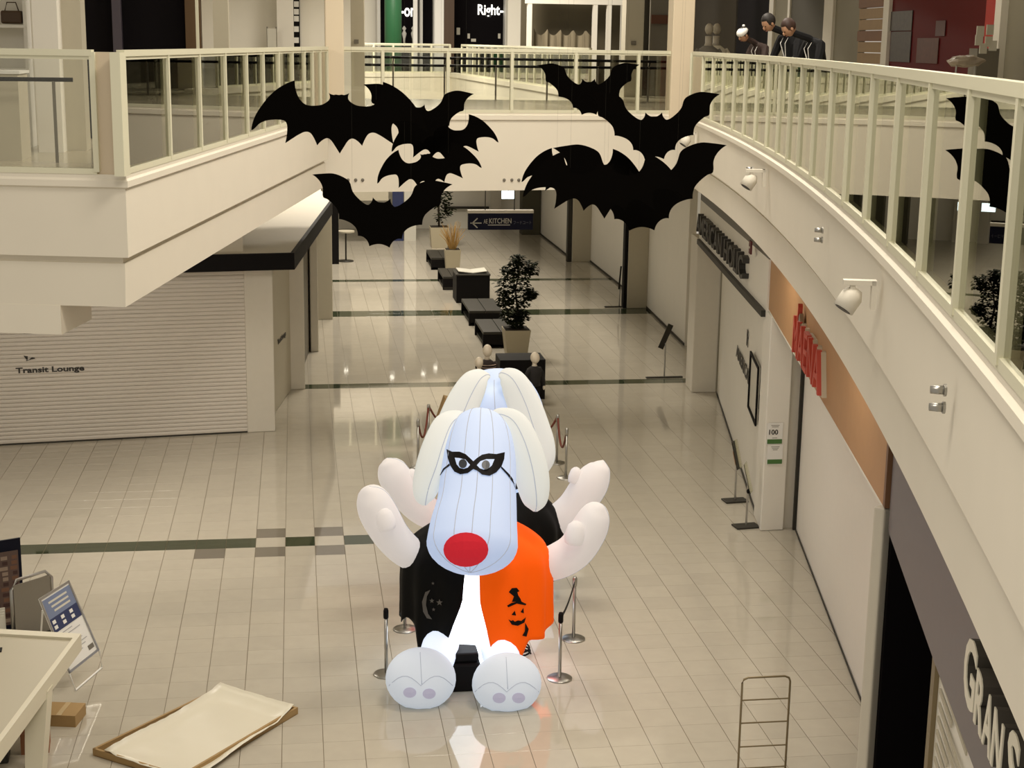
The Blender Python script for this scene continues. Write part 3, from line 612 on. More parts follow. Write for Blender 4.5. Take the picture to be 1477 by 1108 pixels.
# two notices on the column
for (py0, py1, head, lab) in ((610, 641, '100', 'white notice with the number 100 and a green foot on the column'), (641, 670, None, 'white notice with green foot, below the numbered one on the column')):
    a = at(1107.5, py0, 23.345); b = at(1128, py1, 23.345)
    t = thing('column_notice', lab, 'notice', ((a.x + b.x) / 2, 23.345, b.z))
    G().box(((a.x + b.x) / 2, 23.35, (a.z + b.z) / 2), (b.x - a.x, .012, a.z - b.z - .01)).out('paper', M_WHITE, t)
    G().box(((a.x + b.x) / 2, 23.343, b.z + .05), (b.x - a.x - .01, .006, .075)).out('green_band', mat('notice_green', (.06, .16, .035), .5), t)
    if head: text('lettering', head, Vector((a.x + .03, 23.342, a.z - .20)), (1, 0, 0), UZ, .085, M_TEXT, t, bold=.02)
    for k in range(3): G().box(((a.x + b.x) / 2, 23.343, a.z - .045 - .025 * k - (.16 if head and k == 2 else 0)), (.14 - .03 * k, .004, .008)).out('print_line', M_GREYP, t)
# clothes shop: sign box, wall, column
HS0, HS1 = Vector((7.55, 23.9)), Vector((8.92, 33.45)); hd = (HS1 - HS0).normalized(); hn = Vector((-hd.y, hd.x))
t = thing('shop_sign_box', 'long white sign box with dark raised letters above the clothes shop', 'sign', (*HS0, 3.5))
G().slab(HS0, HS1, 3.56, 4.42, -.5).out('sign_panel', M_WALL2, t)
G().sweep([HS0 + hd * .1, HS1 - hd * .2], [(-.07, 3.46), (.02, 3.46), (.02, 3.57), (-.07, 3.57)]).out('dark_strip', M_DGREY, t)
G().sweep([HS0, HS1], [(-.0, 4.42), (.5, 4.42), (.5, 4.72), (-.0, 4.72)]).out('grey_cornice', mat('grey_cornice', (.10, .09, .07), .4), t)
hd3 = Vector((hd.x, hd.y, 0)); hn3 = Vector((hn.x, hn.y, 0))
e0 = onwall(1012, 325, HS0, HS1); e1 = onwall(1080, 400, HS0, HS1)
text('raised_letters', 'AMERICAN HOLIC', Vector((e0.x, e0.y, 3.76)) + hn3 * .06, -hd3, UZ, .42, M_TEXT, t, depth=.06, width=(Vector(e0[:2]) - Vector(e1[:2])).length, bold=.02)
G().slab((7.62, 24.04), (9.46, 33.34), 0, 3.6, -.15).out('wall_right_clothes_shop', M_WALL2, kind='structure')
G().slab((7.61, 24.04), (9.45, 33.34), 0, .05, .012).out('baseboard_clothes_shop', M_DGREY, kind='structure')
HW0, HW1 = (7.60, 24.04), (9.44, 33.34); wd3 = Vector((HW1[0] - HW0[0], HW1[1] - HW0[1], 0)).normalized(); wd2 = Vector((wd3.x, wd3.y)); wn2 = Vector((-wd3.y, wd3.x))
t = thing('wall_lettering', 'dark shop lettering with a small emblem on the closed clothes shop wall', 'lettering', (*onwall(1075, 520, HW0, HW1)[:2], 1.9))
a = onwall(1062, 506, HW0, HW1); b = onwall(1092, 540, HW0, HW1); text('letters', 'AMERICAN HOLIC', Vector((a.x, a.y, 1.78)), -wd3, UZ, .26, M_TEXT, t, width=(Vector(a[:2]) - Vector(b[:2])).length * 1.25, bold=.02)
a = onwall(1077, 490, HW0, HW1); text('emblem', 'R', Vector((a.x, a.y, a.z - .1)), -wd3, UZ, .30, M_TEXT, t, bold=.02)
t = thing('framed_poster', 'black framed poster hung on the wall near the column', 'poster', (*onwall(1092, 560, HW0, HW1)[:2], 1.5))
a = onwall(1086, 520, HW0, HW1); b = onwall(1098, 525, HW0, HW1); A2 = Vector(a[:2]) + wn2 * .03; B2 = Vector(b[:2]) + wn2 * .03
G().slab(B2, A2, 1.52, 2.50, -.02).out('print', M_ACRYL, t)
for z0, z1 in ((1.50, 1.54), (2.48, 2.52)): G().slab(B2, A2, z0, z1, .03).out('frame_bar', M_BLACK, t)
for c in (A2, B2): G().slab(c - wd2 * .03, c + wd2 * .03, 1.50, 2.52, .03).out('frame_bar', M_BLACK, t)
p = onwall(1091, 357, HS0, HS1); t = thing('red_exit_plate', 'small dark red plate hanging at the end of the white sign box', 'plate', p)
G().box(p + hn3 * .1, (.20, .03, .22), math.atan2(hd.y, hd.x)).out('plate', mat('maroon_plate', (.10, .008, .01), .5), t); G().box(p + hn3 * .117, (.1, .01, .03), math.atan2(hd.y, hd.x)).out('plate_mark', M_ACRYL, t)
column((8.90, 33.5), (9.46, 33.46), .8, 3.56, M_COLUMN, 'wall_right_column')
# corridor wall beyond
G().slab((9.55, 34.2), (10.50, 39), 0, 5.3, -.2).out('wall_right_recess', M_BEIGE, kind='structure')
G().slab((10.12, 39.0), (10.44, 45.3), 0, 5.3, -.2).out('wall_right_far', M_WALL2, kind='structure')
G().slab((10.46, 45.2), (10.58, 55.2), 0, 5.3, -.2).out('wall_right_far_panel', M_WALL2, kind='structure')
G().slab((10.0, 55.3), (10.0, 64.0), 0, 5.3, -.2).out('wall_right_far_end', M_WALL2, kind='structure')
for a, b, nm in (((10.11, 39.0), (10.43, 45.3), 'baseboard_far'), ((10.45, 45.2), (10.57, 55.2), 'baseboard_far_panel'), ((9.99, 55.3), (9.99, 64), 'baseboard_far_end')): G().slab(a, b, 0, .07, .012).out(nm, M_DGREY, kind='structure')
column((9.80, 44.8), (10.42, 44.8), .6, 5.3, M_BEIGE, 'wall_right_column')
G().slab((9.70, 44.85), (9.80, 44.85), 0, 5.3, .3).out('trim_14', M_BLACK, kind='structure')
column((9.88, 54.75), (10.6, 54.75), .6, 5.3, M_BEIGE, 'wall_right_column')
G().slab((9.72, 54.8), (9.86, 54.8), 0, 5.3, .3).out('trim_15', M_DGREY, kind='structure')
# end wall of the mall
G().box((2, 65.2, 2.75), (32, .2, 5.5)).out('wall_end', M_BRIGHT, kind='structure')
def endbox(px0, px1, py0, py1, m, name, Y=64.9, th=.2, **kw):
    a = at(px0, py0, Y); b = at(px1, py1, Y); z1 = a.z if py0 > 280 else 5.3; z0 = max(0, b.z)
    return G().box(((a.x + b.x) / 2, Y, (z0 + z1) / 2), (b.x - a.x, th, z1 - z0)).out(name, m, **kw)
endbox(752, 777, 270, 340, mat('olive_pillar', (.06, .055, .03), .6), 'wall_end_pillar', Y=63.2, th=.8, kind='structure')
endbox(640, 705, 298, 301, M_DGREY, 'trim_16', kind='structure')
endbox(708, 722, 270, 340, M_COLUMN, 'wall_end_pier', Y=64.8, kind='structure')
endbox(505, 560, 276, 289, M_BEIGE, 'trim_17', Y=60, kind='structure')
endbox(566, 582, 270, 355, M_NAVY, 'shop_banner', Y=61, th=.1, label='dark blue upright banner at the far left end of the mall', cat='banner')
endbox(583, 600, 277, 355, M_ACRYL, 'shop_banner', Y=61, th=.1, label='pale poster panel beside the dark blue banner at the mall end', cat='banner')

# recessed downlights in the soffit of the far gallery
M_DOWN = mat('lit_downlight', (.9, .9, .85), .4, emit=(1, .93, .78), estr=14)
for i, (x, y) in enumerate(((1.2, 60.4), (1.9, 62.0), (2.5, 60.9), (3.1, 61.6), (3.7, 60.6), (4.3, 62.2), (5.0, 61.2), (0.6, 61.6), (5.6, 62.3))):
    t = thing('recessed_downlight', 'small lit round downlight in the soffit at the mall end', 'downlight', (x, y, 5.45), 'downlights in the far soffit')
    G().lathe((x, y, 5.47), [(.10, 0), (.12, .0), (.12, .04)], 16).out('trim_ring', M_WHITE, t); G().lathe((x, y, 5.462), [(.085, 0), (.085, .01)], 16).out('lens', M_DOWN, t)
# hanging sign
a = at(675, 305, 35.5); b = at(768, 331, 35.5); sc = (a + b) / 2
t = thing('hanging_sign', 'dark blue hanging direction sign with white arrow pointing left', 'sign', (sc.x, 35.5, b.z))
bevel(G().box((sc.x, 35.5, (a.z + b.z) / 2), (b.x - a.x, .14, a.z - b.z)).out('sign_box', M_SIGNNAVY, t), .01)
G().box((sc.x, 35.5, a.z), (b.x - a.x + .02, .18, .07)).out('top_cap', M_COLUMN, t)
M_SIGNW = mat('sign_white', (.45, .44, .38), .5)
hz = a.z - b.z; Y2 = 35.42; L = a.x
for sgn in (1, -1): q = Vector((L + .09, Y2, b.z + hz * .38)); G().box(q + Vector((.06, 0, sgn * .05)), (.18, .008, .025), M=Matrix.Rotation(-sgn * .75, 3, 'Y')).out('arrow', M_SIGNW, t)
G().box((L + .18, Y2, b.z + hz * .38), (.26, .008, .025)).out('arrow', M_SIGNW, t)
text('lettering', 'AE', Vector((L + .36, Y2, b.z + .15)), (1, 0, 0), UZ, .10, M_SIGNW, t, width=.09)
text('lettering', 'KITCHEN', Vector((L + .49, Y2, b.z + .15)), (1, 0, 0), UZ, .12, M_SIGNW, t, width=.52, bold=.01)
G().box((L + .72, Y2, b.z + .115), (.52, .008, .02)).out('underline', M_SIGNW, t)
text('lettering', 'フードコート', Vector((L + 1.06, Y2, b.z + .13)), (1, 0, 0), UZ, .08, mat('sign_dim', (.10, .10, .12), .5), t, width=.42)
for px in (700, 742): x = at(px, 290, 35.5).x; G().tube([(x, 35.5, a.z), (x, 35.5, 5.31)], .012, 6).out('hanging_rod', M_DGREY, t)
p = at(733, 281, 50.0); t = thing('exit_sign', 'small glowing white exit light hanging deep in the mall', 'sign', (p.x, 50, p.z))
G().box(p, (.42, .08, .26)).out('lit_panel', M_EXIT, t); G().tube([p, (p.x, 50, 5.6)], .015, 6).out('hanging_rod', M_DGREY, t)
G().box((p.x, 50, 5.62), (14, .25, .15)).out('trim_18', M_WALL, kind='structure')

# ================================================================== BENCHES, PLANTERS, MALL FURNITURE
def bench(x, y, w, l, hgt, label):
    t = thing('mall_bench', label, 'bench', (x + w / 2, y + l / 2, 0), 'benches down the middle of the mall')
    G().box((x + w / 2, y + .05, (hgt - .06) / 2), (w, .1, hgt - .06)).out('end_panel', M_BLACK, t)
    G().box((x + w / 2, y + l - .05, (hgt - .06) / 2), (w, .1, hgt - .06)).out('end_panel', M_BLACK, t)
    G().box((x + w / 2, y + l / 2, .06), (w * .9, l, .05)).out('low_shelf', M_DGREY, t)
    for k in (0, 1): bevel(G().box((x + w * (.25 + .5 * k), y + l / 2, hgt - .03), (w / 2 - .012, l, .08)).out('seat_pad', M_DGREY, t), .012)
bench(4.74, 39.0, .95, 1.9, .42, 'dark padded bench beside the planter with the leafy tree')
bench(4.73, 42.2, .95, 2.1, .42, 'dark padded bench between the leafy planter and the display counter')
bench(4.60, 48.6, .6, 1.9, .42, 'dark padded bench between the display counter and dried grass planter')
bench(4.60, 53.0, .8, 2.1, .42, 'dark padded bench behind the dried grass planter')
t = thing('display_counter', 'black counter block with an open white brochure on top', 'counter', (5.3, 46.6, 0))
G().box((5.28, 46.6, .42), (1.02, 1.1, .84)).out('counter_body', M_BLACK, t); bevel(G().box((5.28, 46.6, .86), (1.06, 1.14, .05)).out('counter_top', M_DGREY, t), .01)
t = thing('open_brochure', 'open white brochure lying on the black display counter', 'brochure', (5.3, 46.5, .89))
for sx in (-1, 1): G().box((5.28 + sx * .22, 46.55, .93), (.44, .75, .02), M=Matrix.Rotation(-sx * .12, 3, 'Y')).out('page', M_ACRYL, t)
def planter(x, y, r0, r1, hgt, label, kind):
    t = thing('planter', label, 'planter', (x, y, 0))
    G().add([(x + sx * r0, y + sy * r0, 0) for sx, sy in ((-1, -1), (1, -1), (1, 1), (-1, 1))] + [(x + sx * r1, y + sy * r1, hgt) for sx, sy in ((-1, -1), (1, -1), (1, 1), (-1, 1))],
            [(3, 2, 1, 0), (4, 5, 6, 7), (0, 1, 5, 4), (1, 2, 6, 5), (2, 3, 7, 6), (3, 0, 4, 7)]).out('pot', M_POT, t)
    G().box((x, y, hgt), (r1 * 2 - .05, r1 * 2 - .05, .02)).out('soil', mat('soil', (.02, .014, .008), .9), t)
    return t
def leaves(t, blobs, n, size, m):
    g = G()
    for _ in range(n):
        c, r = random.choice(blobs); v = Vector((random.gauss(0, 1), random.gauss(0, 1), random.gauss(0, 1))).normalized() * r * random.random() ** .4
        p = Vector(c) + v; a = random.uniform(0, 6.28); tl_ = random.uniform(-.9, .3); l = size * random.uniform(.7, 1.25); w = l * .42
        d = Vector((math.cos(a) * math.cos(tl_), math.sin(a) * math.cos(tl_), math.sin(tl_))); s = d.cross(UZ).normalized(); k = s.cross(d) * .1 * l
        g.add([p, p + d * l * .5 + s * w, p + d * l, p + d * l * .5 - s * w, p + d * l * .5 + k], [(0, 1, 4), (1, 2, 4), (2, 3, 4), (3, 0, 4)])
    return g.out('foliage', m, t, kind='stuff')
x, y = 5.45, 37.9
t = planter(x, y, .25, .33, .72, 'square beige planter with a dark leafy tree beside the benches', 0)
G().tube([(x, y, .7), (x + .03, y, 1.2), (x - .04, y, 1.7), (x + .1, y, 2.3)], [.035, .03, .022, .012], 8).out('trunk', M_TRUNK, t, True)
bl = [(at(px, py, y), r) for px, py, r in ((745, 375, .18), (755, 390, .26), (735, 392, .22), (765, 385, .2), (730, 412, .28), (752, 415, .28), (728, 432, .24), (748, 440, .3), (735, 455, .26), (752, 455, .2), (745, 465, .18), (765, 425, .18))]
leaves(t, bl, 1700, .12, M_LEAF)
x, y = 5.30, 52.6; t = planter(x, y, .22, .27, .78, 'white planter with dry yellow grass further down the mall', 1)
g = G()
for i in range(46):
    a = random.uniform(0, 6.28); r = random.uniform(.1, .42); h_ = random.uniform(.45, .95); b0 = Vector((x + .1 * math.cos(a), y + .1 * math.sin(a), .78)); g.tube([b0, b0 + Vector((r * .4 * math.cos(a), r * .4 * math.sin(a), h_ * .6)), b0 + Vector((r * math.cos(a), r * math.sin(a), h_))], [.014, .012, .006], 4)
g.out('dry_grass', M_DRY, t, kind='stuff')
x, y = 5.42, 59.0; t = planter(x, y, .30, .36, .80, 'large beige planter with a dark tree at the end of the bench row', 2)
G().tube([(x, y, .8), (x - .02, y, 1.6), (x + .1, y, 2.4)], .04, 8).out('trunk', M_TRUNK, t, True)
leaves(t, [((x + dx, y + dy, 1.25 + dz), .3) for dx, dy, dz in ((.1, 0, 0), (.3, .1, .3), (-.1, 0, .6), (.2, -.1, .8), (0, 0, 1.2), (.25, 0, 1.3))], 420, .16, M_LEAF)
# mannequin group with its black block
G().box((4.92, 33.5, .45), (1.02, .8, .90)).out('display_block', M_BLACK, label='black display block behind the three pale headed mannequins', cat='block')
p = at(691, 515, 32.2); mannequin((p.x, 32.2, 0), p.z, mat('black_shirt', (.02, .018, .018), .9), 'pale headed mannequin in a black shirt, left of the striped one')
p = at(703, 497, 32.7); mannequin((p.x, 32.7, 0), p.z, mat('dark_stripe_shirt', (.035, .025, .022), .9), 'tallest pale headed mannequin in a dark striped shirt', stripe=True)
p = at(766, 508, 32.3); mannequin((p.x + .08, 32.3, 0), p.z, mat('black_shirt', (.02, .018, .018), .9), 'pale headed mannequin in black standing right of the display block', face=.5)
t = thing('leaning_board', 'brown board leaning on a low stand behind the rope posts', 'board', (*onz(625, 662, 0)[:2], 0)); T_ = at(644, 573, 28.3); B_ = at(621, 640, 28.3); B_ = B_ + (B_ - T_) * ((B_.z - .02) / (T_.z - B_.z)); u_ = (T_ - B_).normalized()
G().box((T_ + B_) / 2, (.09, .30, (T_ - B_).length), M=Matrix((Vector((u_.z, 0, -u_.x)), Vector((0, 1, 0)), u_)).transposed()).out('board_sheet', M_CARD, t); G().box(B_ + Vector((.12, 0, 0)), (.4, .34, .04)).out('board_foot', M_DGREY, t)

# sign stands
def stand(px, py, hgt, label, panel_m, pw=.3, ph=.4, tilt=.5, rz=0.0, bw=.42, bd=.26, base=M_DGREY, roll=0.0):
    p = onz(px, py, 0); t = thing('sign_stand', label, 'sign stand', (p.x, p.y, 0))
    bevel(G().box(p + Vector((0, 0, .015)), (bw, bd, .03), rz * .12).out('base_plate', base, t), .01)
    G().tube([p + Vector((0, 0, .02)), p + Vector((0, 0, hgt))], .018, 8).out('pole', M_METAL, t)
    R = Matrix.Rotation(rz, 3, 'Z') @ Matrix.Rotation(roll, 3, 'Y') @ Matrix.Rotation(tilt, 3, 'X'); c = p + Vector((0, 0, hgt + ph * .25))
    G().box(c, (pw, .012, ph), M=R).out('panel', panel_m, t); return t
t = stand(1060, 723, .72, 'clear acrylic leaflet stand with a small red print, beside the wall', M_ACR, pw=.24, ph=.5, tilt=-.25, rz=.9)
p = onz(1060, 723, 0); G().box(p + Vector((-.03, -.02, .80)), (.15, .006, .24), M=Matrix.Rotation(.9, 3, 'Z') @ Matrix.Rotation(-.25, 3, 'X')).out('leaflet', mat('pinkish_leaflet', (.42, .25, .15), .5), t)
t = stand(1076, 760, .72, 'empty clear acrylic leaflet stand with a black knob beside the column', M_ACR, pw=.24, ph=.5, tilt=-.25, rz=1.1)
p = onz(1076, 760, 0); G().ell(p + Vector((0, -.03, .62)), (.03, .03, .04)).out('knob', M_BLACK, t, True)
stand(958, 545, .85, 'thin sign stand with tilted dark panel by the clothes shop column', M_DGREY, pw=.14, ph=.62, tilt=0, rz=.2, bw=.9, bd=.1, roll=.42)
stand(893, 443, .72, 'thin sign stand with tilted sheet before the beige column down the mall', M_DGREY, pw=.05, ph=.7, tilt=-.1, rz=.3, bw=.9, bd=.12, roll=.14)
t = thing('high_table', 'small high round table near the thin black column', 'table', (*onz(499, 377, 0)[:2], 0)); p = onz(499, 377, 0)
G().lathe(p, [(.28, 0), (.28, .03), (.03, .05)], 18).out('base', M_DGREY, t, True); G().tube([p, p + Vector((0, 0, 1.05))], .03, 8).out('pole', M_DGREY, t); G().lathe(p + Vector((0, 0, 1.05)), [(.32, 0), (.32, .05)], 20).out('table_top', M_BEIGE, t)

# stanchions
def stanchion(px, py, label, hgt=.88, head=True):
    p = onz(px, py, 0); t = thing('stanchion', label, 'stanchion', (p.x, p.y, 0))
    G().lathe(p, [(.16, 0), (.16, .012), (.15, .02), (.03, .03)], 28).out('base', M_METAL, t, True)
    G().tube([p + Vector((0, 0, .02)), p + Vector((0, 0, hgt - .1))], .022, 12).out('post', M_METAL, t, True)
    G().lathe(p + Vector((0, 0, hgt - .13)), [(.03, 0), (.033, .02), (.033, .10), (.024, .13)], 14).out('belt_head', M_BLACK if head else M_METAL, t, True)
    return p
sA = stanchion(807, 979, 'steel belt stanchion nearest the orange half of the cape')
sB = stanchion(827, 922, 'steel belt stanchion behind the one by the orange cape', head=False)
sC = stanchion(557, 973, 'steel stanchion standing beside the left inflatable foot', head=True)
sD = stanchion(584, 908, 'steel stanchion half hidden by the black half of the cape')
tp = sA + Vector((0, 0, .80)); tq = sB + Vector((0, 0, .80)); e_b = (tq - tp).normalized() * .029; tp = tp + e_b; tq = tq - e_b; dv = (tq - tp)
g = G(); k = 8
for i in range(k): pass
pts = [tp + dv * (i / 8) + Vector((0, 0, -.05 * math.sin(math.pi * i / 8))) for i in range(9)]
mk('queue_belt', [q + Vector((e, 0, z)) for q in pts for e, z in ((-.003, -.025), (.003, -.025), (.003, .025), (-.003, .025))], [(4 * i + j, 4 * i + (j + 1) % 4, 4 * i + 4 + (j + 1) % 4, 4 * i + 4 + j) for i in range(8) for j in range(4)], M_BLACK, label='black belt stretched between the two right stanchions', cat='belt')
def rope(a, b, sag, label, m=M_ROPE):
    e_r = (b - a).normalized() * .030; a = a + e_r; b = b - e_r
    pts = [a + (b - a) * (i / 12) + Vector((0, 0, -sag * 4 * (i / 12) * (1 - i / 12))) for i in range(13)]
    G().tube(pts, .02, 8).out('barrier_rope', m, None, True, label=label, cat='rope')
b1 = stanchion(603, 676, 'rope post behind the left raised paw of the rear inflatable', .95, False); b2 = stanchion(618, 652, 'rope post beside the leaning brown board', .95, False)
b3 = stanchion(803, 668, 'rope post behind the hanging ear of the rear inflatable', .95, False); b4 = stanchion(816, 690, 'rope post before the right raised paw of the rear inflatable', .95, False)
rope(b1 + Vector((0, 0, .88)), b2 + Vector((0, 0, .88)), .42, 'sagging dark red rope between the two left rope posts')
rope(b3 + Vector((0, 0, .88)), b4 + Vector((0, 0, .88)), .42, 'sagging dark red rope between the two right rope posts')
b5 = stanchion(665, 640, 'rope post behind the left ear of the rear inflatable', .95, False); b6 = stanchion(762, 650, 'rope post behind the head of the rear inflatable', .95, False)
rope(b3 + Vector((0, 0, .88)), b6 + Vector((0, 0, .88)), .36, 'dark red rope running from the rope post towards the rear inflatable')
rope(b2 + Vector((0, 0, .88)), b5 + Vector((0, 0, .88)), .36, 'dark red rope running from the post by the leaning board')

# ---- lower left furniture
t = thing('sloped_table', 'large cream table with framed top and slanted leg', 'table', (-3.2, 16, 0))
A_, B_, C_ = onz(117, 914, 1.0), onz(-40, 905, 1.0), onz(-14, 1090, 1.0); D_ = B_ + (C_ - A_)
def inset(k): c = (A_ + B_ + C_ + D_) / 4; return [p + (c - p) * k for p in (A_, C_, D_, B_)]
M_TABLE = mat('table_cream', (.64, .60, .47), .5); o4 = inset(0); i4 = inset(.09)
dn = Vector((0, 0, -.20))
G().add(o4 + i4 + [p + dn for p in o4] + [p + Vector((0, 0, -.03)) for p in i4], [(0, 1, 5, 4), (1, 2, 6, 5), (2, 3, 7, 6), (3, 0, 4, 7), (0, 8, 9, 1), (1, 9, 10, 2), (2, 10, 11, 3), (3, 11, 8, 0), (8, 11, 10, 9), (4, 5, 13, 12), (5, 6, 14, 13), (6, 7, 15, 14), (7, 4, 12, 15)]).out('rim', M_TABLE, t)
mk('table_top', [p + Vector((0, 0, -.028)) for p in i4] + [p + Vector((0, 0, -.05)) for p in i4], [(0, 1, 2, 3), (4, 5, 6, 7), (0, 1, 5, 4), (1, 2, 6, 5), (2, 3, 7, 6), (3, 0, 4, 7)], mat('table_inset', (.42, .38, .28), .45), t)
e_ = (A_ - B_).normalized(); f_ = (C_ - A_).normalized(); c0 = A_ + f_ * 1.25 - e_ * .12
for k, w in ((c0, .26), (B_ + f_ * 1.0 + e_ * .2, .26)):
    top = k + Vector((0, 0, -.13)); bot = Vector((k.x - .02, k.y - .35, 0)); G().add([top + e_ * -w * .5 + f_ * -.1, top + e_ * w * .5 + f_ * -.1, top + e_ * w * .5 + f_ * .1, top - e_ * w * .5 + f_ * .1, bot + e_ * -w * .35 + f_ * -.1, bot + e_ * w * .35 + f_ * -.1, bot + e_ * w * .35 + f_ * .1, bot - e_ * w * .35 + f_ * .1],
        [(0, 1, 2, 3), (4, 5, 6, 7), (0, 1, 5, 4), (1, 2, 6, 5), (2, 3, 7, 6), (3, 0, 4, 7)]).out('leg', M_TABLE, t)
p = onz(0, 938, .9775); G().box(p + Vector((-.08, 0, 0)), (.2, .12, .012), .1).out('tablet', M_BLACK, label='small black slab lying on the cream table', cat='tablet')
# dark menu board
t = thing('menu_stand', 'dark framed menu board covered in small brown prints', 'board', (-4.0, 20.2, 0))
a = at(28, 775, 20.2); zt2 = a.z; z2 = .12; ux = Vector((.75, .35, 0)).normalized(); e0 = Vector((a.x, 20.2, 0)); w_ = .85
nb = Vector((ux.y, -ux.x, 0)) * .02
def board(u0, u1, z0, z1, d0, d1, m, name, par): 
    P = [e0 - ux * u + Vector((0, 0, z)) + nb * d for d in (d0, d1) for u, z in ((u0, z0), (u1, z0), (u1, z1), (u0, z1))]
    return mk(name, P, [(0, 1, 2, 3), (4, 5, 6, 7), (0, 1, 5, 4), (1, 2, 6, 5), (2, 3, 7, 6), (3, 0, 4, 7)], m, par)
board(0, w_, 0, zt2, 0, 1.5, mat('dark_menu_frame', (.008, .009, .02), .5, spec=.15), 'frame', t)
pn = board(.04, w_ - .04, .10, zt2 - .16, 1.5, 1.8, mat('menu_sheet', (.13, .085, .07), .5), 'sheet', t)
random.seed(11); mcol = [mat('menu_photo_a', (.20, .10, .06), .5), mat('menu_photo_b', (.34, .26, .20), .5), mat('menu_photo_c', (.07, .035, .03), .5)]
for r in range(13):
    for c in range(6): u = .06 + c * .125; z = .14 + r * (zt2 - .34) / 13; board(u, u + random.uniform(.06, .11), z, z + .05, 1.8, 1.9, random.choice(mcol), 'menu_picture', t)
# trolley behind it
t = thing('hand_trolley', 'grey hand trolley with tall bent steel handle behind the poster stand', 'trolley', (*onz(48, 930, 0)[:2], 0)); p = onz(50, 928, 0)
r_ = Vector((.22, .22, 0)); zz = at(60, 830, p.y).z
G().tube([p - r_ + Vector((0, 0, .1)), p - r_ + Vector((0, 0, zz - .12)), p - r_ * .7 + Vector((0, 0, zz)), p + r_ * .7 + Vector((0, 0, zz)), p + r_ + Vector((0, 0, zz - .1)), p + r_ + Vector((0, 0, .1))], .022, 8).out('handle', M_METAL, t, True)
G().add([p - r_ * .9 + Vector((0, 0, .1)), p + r_ * .9 + Vector((0, 0, .1)), p + r_ * .9 + Vector((0, 0, zz - .06)), p - r_ * .9 + Vector((0, 0, zz - .06))] + [q + Vector((.01, -.01, 0)) for q in (p - r_ * .9 + Vector((0, 0, .1)), p + r_ * .9 + Vector((0, 0, .1)), p + r_ * .9 + Vector((0, 0, zz - .06)), p - r_ * .9 + Vector((0, 0, zz - .06)))],
        [(0, 1, 2, 3), (4, 5, 6, 7), (0, 1, 5, 4), (1, 2, 6, 5), (2, 3, 7, 6), (3, 0, 4, 7)]).out('back_panel', mat('trolley_panel', (.20, .18, .14), .6), t)
G().box(p + Vector((0, -.1, .10)), (.6, .5, .04), .7).out('platform', M_DGREY, t)
for sx, sy in ((-1, -1), (1, -1), (-1, 1), (1, 1)): G().lathe(p + Vector((sx * .18, -.1 + sy * .15, .0)), [(.03, 0), (.045, .03), (.045, .06), (.03, .09)], 10).out('wheel', M_BLACK, t, True)
t = thing('paper_stack', 'stack of white leaflets standing beside the hand trolley', 'papers', (*onz(36, 935, 0)[:2], 0)); q = p + Vector((-.36, -.26, 0))
for k in range(4): G().box(q + Vector((.0, -.03 * k, .30)), (.12, .012, .6 - .05 * k), .3, ).out('leaflet', M_ACRYL, t)
# poster stand
t = thing('poster_stand', 'tilted poster stand with blue and white notice and wire foot', 'sign stand', (-2.65, 18.3, 0))
f0, f1 = onz(109, 997, 0), onz(147, 964, 0)
lo0, lo1 = f0 * .72 + Vector((0, 0, 0)), None
pa_, pb_ = at(56, 864, 18.3), at(99, 837, 18.65); pc_, pd_ = at(100, 972, 18.05), at(143, 938, 18.45)
nrm = ((pb_ - pa_).cross(pc_ - pa_)).normalized(); nrm = nrm if nrm.y < 0 else -nrm
def pq(u, v, d): return (pa_ * (1 - u) + pb_ * u) * (1 - v) + (pc_ * (1 - u) + pd_ * u) * v + nrm * d
def sheet(u0, u1, v0, v1, d0, d1, m, name, par): return mk(name, [pq(u, v, d) for d in (d0, d1) for u, v in ((u0, v0), (u1, v0), (u1, v1), (u0, v1))], [(0, 1, 2, 3), (4, 5, 6, 7), (0, 1, 5, 4), (1, 2, 6, 5), (2, 3, 7, 6), (3, 0, 4, 7)], m, par)
sheet(0, 1, 0, 1, -.02, 0, M_WHITE, 'poster_board', t)
for u0, u1, v0, v1 in ((0, .04, 0, 1), (.96, 1, 0, 1), (0, 1, 0, .03), (0, 1, .97, 1)): sheet(u0, u1, v0, v1, 0, .012, M_METAL, 'frame_bar', t)
sheet(.05, .95, .05, .30, 0, .004, mat('pale_blue_print', (.17, .21, .33), .5), 'print_block', t)
sheet(.05, .95, .30, .48, 0, .004, M_NAVY, 'print_block', t)
for k in range(6): u = .1 + .28 * (k % 3); v = .33 + .07 * (k // 3); sheet(u, u + .1, v, v + .045, .004, .006, M_WHITE, 'pictogram', t)
for k in range(3): sheet(.2 + .04 * k, .8, .1 + .06 * k, .125 + .06 * k, .004, .006, M_ACRYL, 'print_line', t)
for k in range(8): sheet(.08, random.uniform(.5, .9), .52 + .045 * k, .53 + .045 * k, 0, .003, mat('faint_print', (.42, .42, .42), .5), 'print_line', t)
sheet(.75, .92, .86, .92, 0, .003, M_GREYP, 'stamp', t)
G().tube([pc_, f0 + Vector((0, 0, .012)), f1 + Vector((0, 0, .012)), pd_], .012, 8).out('wire_foot', M_WHITE, t)
bk0, bk1 = f0 + Vector((-.5, .35, .012)), f1 + Vector((-.5, .35, .012)); G().tube([pq(0, .15, -.02), bk0, bk1, pq(1, .15, -.02)], .012, 8).out('back_leg', M_WHITE, t)
